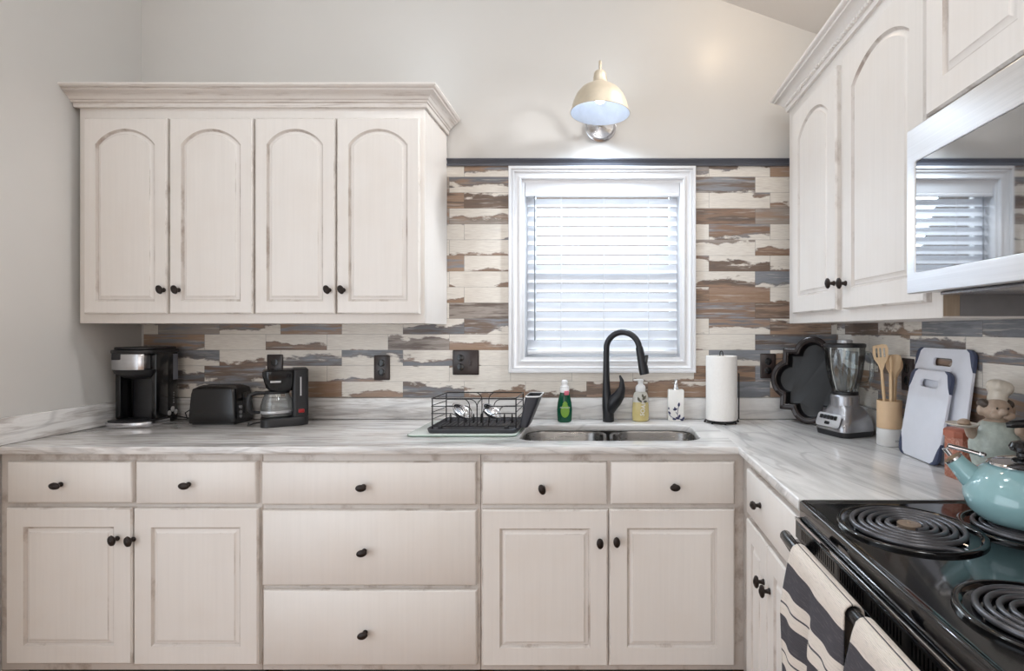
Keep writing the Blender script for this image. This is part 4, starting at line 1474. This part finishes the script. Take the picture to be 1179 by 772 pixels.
hb = [(.055, -.020, .805), (.058, -.030, .822), (.066, -HXl + .004, HZl - .002), (.10, -HXl, HZl), (.2, -HXl, HZl), (LW - .10, -HXl, HZl), (LW - .066, -HXl + .004, HZl - .002), (LW - .058, -.030, .822), (LW - .055, -.020, .805)]
hb = [(p[0], p[1] if abs(p[1] + .020) > 1e-6 else -.012, p[2]) for p in hb]
MB().tube(hb, [.014, .014, .0125, .0115, .0115, .0115, .0125, .014, .014], 14).build('door_handle', M['gloss'], dr_)
b = MB().box(.002, LW - .002, DS - .045, DS - .003, .916, 1.10, .008)
bk = b.build('backguard', M['gloss'], sv)
for i in range(4):
    MB().lathe([(0, 0), (.020, 0), (.019, .012), (.012, .018), (0, .018)], 20, X=Matrix.Translation((.10 + i * .15, DS - .045, 1.02)) @ Matrix.Rotation(R(90), 4, 'X')).build('knob', M['black'], bk)


def towel(label, y0, y1, drop, seed):
    """towel folded over the oven handle; hangs in front of the door"""
    bxh, bzh = .405, .856
    rnd = random.Random(seed)
    ny, nt = 34, 70
    back = .10
    rad = .0165
    total = drop + PI * rad + back
    t = MB()
    rs, uvs = [], []
    bm = bmesh.new()
    uvl = bm.loops.layers.uv.new('UVMap')
    V = []
    ph = rnd.random() * 6
    for i in range(ny + 1):
        fy = i / ny
        y = y0 + (y1 - y0) * fy
        row = []
        for j in range(nt + 1):
            s_ = total * j / nt
            if s_ < drop:
                d_ = drop - s_
                k = min(1, d_ / .12)
                x = bxh - rad - .001
                x -= k * (.010 + .009 * math.sin(fy * 9 + ph) + .006 * math.sin(fy * 19 + ph * 2 + d_ * 5))
                z = bzh - d_
                yy = y + (.5 - fy) * .02 * k + .003 * math.sin(d_ * 18 + fy * 5)
            elif s_ < drop + PI * rad:
                a = PI - (s_ - drop) / rad
                x = bxh + rad * math.cos(a); z = bzh + rad * math.sin(a); yy = y
            else:
                d_ = s_ - drop - PI * rad
                x = bxh + rad - d_ * .07; z = bzh - d_; yy = y
            row.append((bm.verts.new((x, yy, z)), (fy, s_)))
        V.append(row)
    for i in range(ny):
        for j in range(nt):
            q = [V[i][j], V[i + 1][j], V[i + 1][j + 1], V[i][j + 1]]
            f = bm.faces.new([v[0] for v in q])
            f.smooth = True
            for l, v in zip(f.loops, q):
                l[uvl].uv = (v[1][0] * .25, (drop + PI * rad * .5 + .02 - v[1][1]) / .50)
    bmesh.ops.recalc_face_normals(bm, faces=bm.faces)
    me = bpy.data.meshes.new('kitchen_towel')
    bm.to_mesh(me); bm.free()
    me.materials.append(M['towel'])
    o = bpy.data.objects.new('kitchen_towel', me)
    COL.objects.link(o)
    m = o.modifiers.new('thick', 'SOLIDIFY')
    m.thickness = .0035
    m.offset = 0
    tag(o, label, 'towel', 'striped towels on the oven handle')
    return o


towel('charcoal towel with cream bands on the oven handle, next to the base cabinet', 1.090, .850, .42, 3)
towel('charcoal and cream striped towel on the oven handle, farther from the base cabinet', .812, .640, .40, 8)

# kettle on the back burner
kx_, ky_ = .862, 1.078
kt = thing('kettle', 'teal enamel whistling kettle on the back burner', 'kettle', (kx_, ky_, .9262), R(-30))
b = MB().lathe([(0, .0), (.066, .0), (.080, .004), (.096, .020), (.1035, .042), (.1035, .056), (.096, .078), (.082, .097), (.066, .109), (.058, .113), (0, .1131)], 48)
b.build('body', M['teal'], kt)
lid = MB().lathe([(.0, .1135), (.060, .1135), (.062, .116), (.058, .120), (.040, .128), (.016, .133), (0, .134)], 40).build('lid', M['chrome'], kt)
MB().lathe([(0, .134), (.010, .134), (.010, .140), (.020, .145), (.023, .153), (.019, .161), (.008, .165), (0, .165)], 24).build('lid_knob', M['gloss'], lid)
spt = [(-.070, 0, .066), (-.090, 0, .083), (-.104, 0, .098), (-.118, 0, .114)]
so = MB().tube(spt, [.031, .025, .021, .0185], 20).build('spout', M['teal'], kt)
MB().tube([(-.1175, 0, .1135), (-.1203, 0, .1168)], [.0196, .0196], 20).build('spout_cap', M['chrome'], so)
wl = MB()
wl.tube([(-.124, 0, .121), (-.134, 0, .134), (-.128, 0, .141), (-.100, 0, .136), (-.074, 0, .130)], [.005, .006, .006, .005, .005], 10)
wl.ball(-.068, 0, .129, .009, .007, .006, M['gloss'], n=12)
wl.mats[0] = M['chrome']
wl.build('whistle_lever', M['chrome'], kt)
hp = [(.092, 0, .080), (.118, 0, .110), (.126, 0, .145), (.112, 0, .180), (.072, 0, .200), (.024, 0, .204), (-.016, 0, .198), (-.027, 0, .195)]
hd = MB().tube(hp, [.006, .006, .008, .0095, .010, .0095, .008, .005], 14).build('handle', M['gloss'], kt)

# ------------------------------------------------------------------ microwave
mw = thing('microwave', 'stainless over-the-range microwave with black glass door above the stove', 'microwave', (MWX, MWY1, MWZ0), -PI / 2)
MH = MWZ1 - MWZ0
MD = XR - .010 - MWX
b = MB().box(.002, mwlen - .002, .022, MD, .004, MH, .002)
b.build('housing', M['gloss'], mw)
fz0, fz1 = uz(1.448) - MWZ0, uz(1.695) - MWZ0
gx0_, gx1_ = .032, .50
b = MB()
rec = rrect(0, mwlen, 0, MH, .004, 3)
hole = rrect(gx0_, gx1_, fz0, fz1, .006, 3)
Xd = Matrix(((1, 0, 0, 0), (0, 0, -1, .0), (0, 1, 0, 0), (0, 0, 0, 1)))
b.prism(rec, -.021, .0, .002, X=Xd, holes=[hole])
dm = b.build('door', M['steel_h'], mw, smooth=0)
MB().box(gx0_ + .0005, gx1_ - .0005, .002, .010, fz0 + .0005, fz1 - .0005).build('window', M['mwglass'], dm, smooth=0)
MB().tube([(.545, -.002, .03), (.545, -.030, .045), (.545, -.034, MH * .5), (.545, -.030, MH - .045), (.545, -.002, MH - .03)], .010, 12).build('handle', M['steel_h'], dm)
MB().box(.575, mwlen - .012, -.003, .001, .03, MH - .02, .001).build('control_panel', M['mwglass'], mw)
b = MB().box(.03, .32, .06, MD - .06, -.004, .0038, .002)
b.build('grease_filter', M['greymetal'], mw)
b = MB().box(.36, .65, .06, MD - .06, -.004, .0038, .002)
b.build('grease_filter', M['greymetal'], mw)
MB().box(.33, .35, .08, .13, -.003, .0038, .001).build('cooktop_lamp', M['white'], mw)

# ------------------------------------------------------------------ light
w = bpy.data.worlds.new('sky')
S.world = w
w.use_nodes = True
bg = w.node_tree.nodes['Background']
bg.inputs[0].default_value = (0.82, 0.90, 1.0, 1)
bg.inputs[1].default_value = 1.0


def area(name, loc, rot, sx, sy, power, col):
    L = bpy.data.lights.new(name, 'AREA')
    L.shape = 'RECTANGLE'
    L.size, L.size_y = sx, sy
    L.energy = power
    L.color = col
    o = bpy.data.objects.new(name, L)
    o.location = loc
    o.rotation_euler = rot
    COL.objects.link(o)
    return o


def point(name, loc, power, col, r=.04):
    L = bpy.data.lights.new(name, 'POINT')
    L.energy = power
    L.color = col
    L.shadow_soft_size = r
    o = bpy.data.objects.new(name, L)
    o.location = loc
    COL.objects.link(o)
    return o


def spot(name, loc, power, col, angle=110, r=.05, blend=.8):
    L = bpy.data.lights.new(name, 'SPOT')
    L.energy = power
    L.color = col
    L.spot_size = R(angle)
    L.spot_blend = blend
    L.shadow_soft_size = r
    o = bpy.data.objects.new(name, L)
    o.location = loc
    COL.objects.link(o)
    return o


COOL, WARM, NEUT = (0.84, 0.92, 1.0), (1.0, 0.84, 0.66), (1.0, 0.965, 0.92)
WARM2 = (1.0, .93, .85)
# daylight outside the kitchen window
area('window_daylight', (-.015, DW + 1.6, 2.6), (R(-58), 0, 0), 2.4, 1.4, 210, COOL)
# added cool fill in the unseen left wall opening, brightening the right cabinets
area('left_side_fill', (XL - .06, -.55, 1.2), (0, R(-90), 0), 2.0, 3.0, 30, (0.86, 0.93, 1.0))
# added general fill behind the camera, at the rear opening
area('rear_fill', (-.8, YB - .1, 1.25), (R(90), 0, 0), 1.9, 2.2, 18, (1.0, .85, .70))
# recessed lamp, then unseen ceiling fills added to brighten cabinets and walls
point('recessed_lamp', (.583, 1.974, 2.80), 2.2, (1.0, .76, .50), .045)
point('ceiling_fill', (.05, 1.30, 2.86), 7.5, (0.86, 0.94, 1.0), .12)
point('ceiling_fill', (.62, .25, 2.68), 10, (0.93, 0.97, 1.0), .12)
point('ceiling_fill', (-1.2, 1.10, 3.12), 11, (0.84, 0.93, 1.0), .12)
point('ceiling_fill', (.35, -.6, 2.72), 5, WARM2, .10)
gs = spot('cabinet_fill_spot', (.72, 1.88, 2.72), 55, (.97, .98, 1.0), 54, .05, .7)  # added spot that brightens the left cabinet's side and the left wall
gs.rotation_euler = (Vector((-.73, 2.10, 1.80)) - Vector((.72, 1.88, 2.72))).to_track_quat('-Z', 'Y').to_euler()
for k in range(5):
    a = 2 * PI * k / 5 + .3
    point('chandelier_bulb', (-.5 + .22 * math.cos(a), -1.0 + .22 * math.sin(a), 2.25), 2, WARM2, .025)
spot('sconce_beam', (lx, ly, 2.232 + .004), 24, (0.74, 0.87, 1.0), 152, .03, 1.0)

# ------------------------------------------------------------------ camera
cd = bpy.data.cameras.new('camera')
cam = bpy.data.objects.new('camera', cd)
COL.objects.link(cam)
cam.location = (0, 0, EYE)
cam.rotation_euler = (R(90), 0, 0)
cd.sensor_fit = 'HORIZONTAL'
cd.sensor_width = 36.0
cd.lens = F / 1179.0 * 36.0
cd.shift_x = -(697.0 - 589.5) / 1179.0
cd.shift_y = -(386.0 - 380.0) / 1179.0
cd.clip_start = .02
S.camera = cam
S.view_settings.view_transform = 'Standard'
S.view_settings.look = 'None'
S.view_settings.exposure = 0.12
S.view_settings.gamma = 1.0
S.view_settings.use_curve_mapping = False
S.cycles.max_bounces = 8
S.cycles.diffuse_bounces = 4
S.cycles.glossy_bounces = 4
S.cycles.transparent_max_bounces = 12
S.cycles.sample_clamp_indirect = 6.0
S.cycles.use_denoising = True
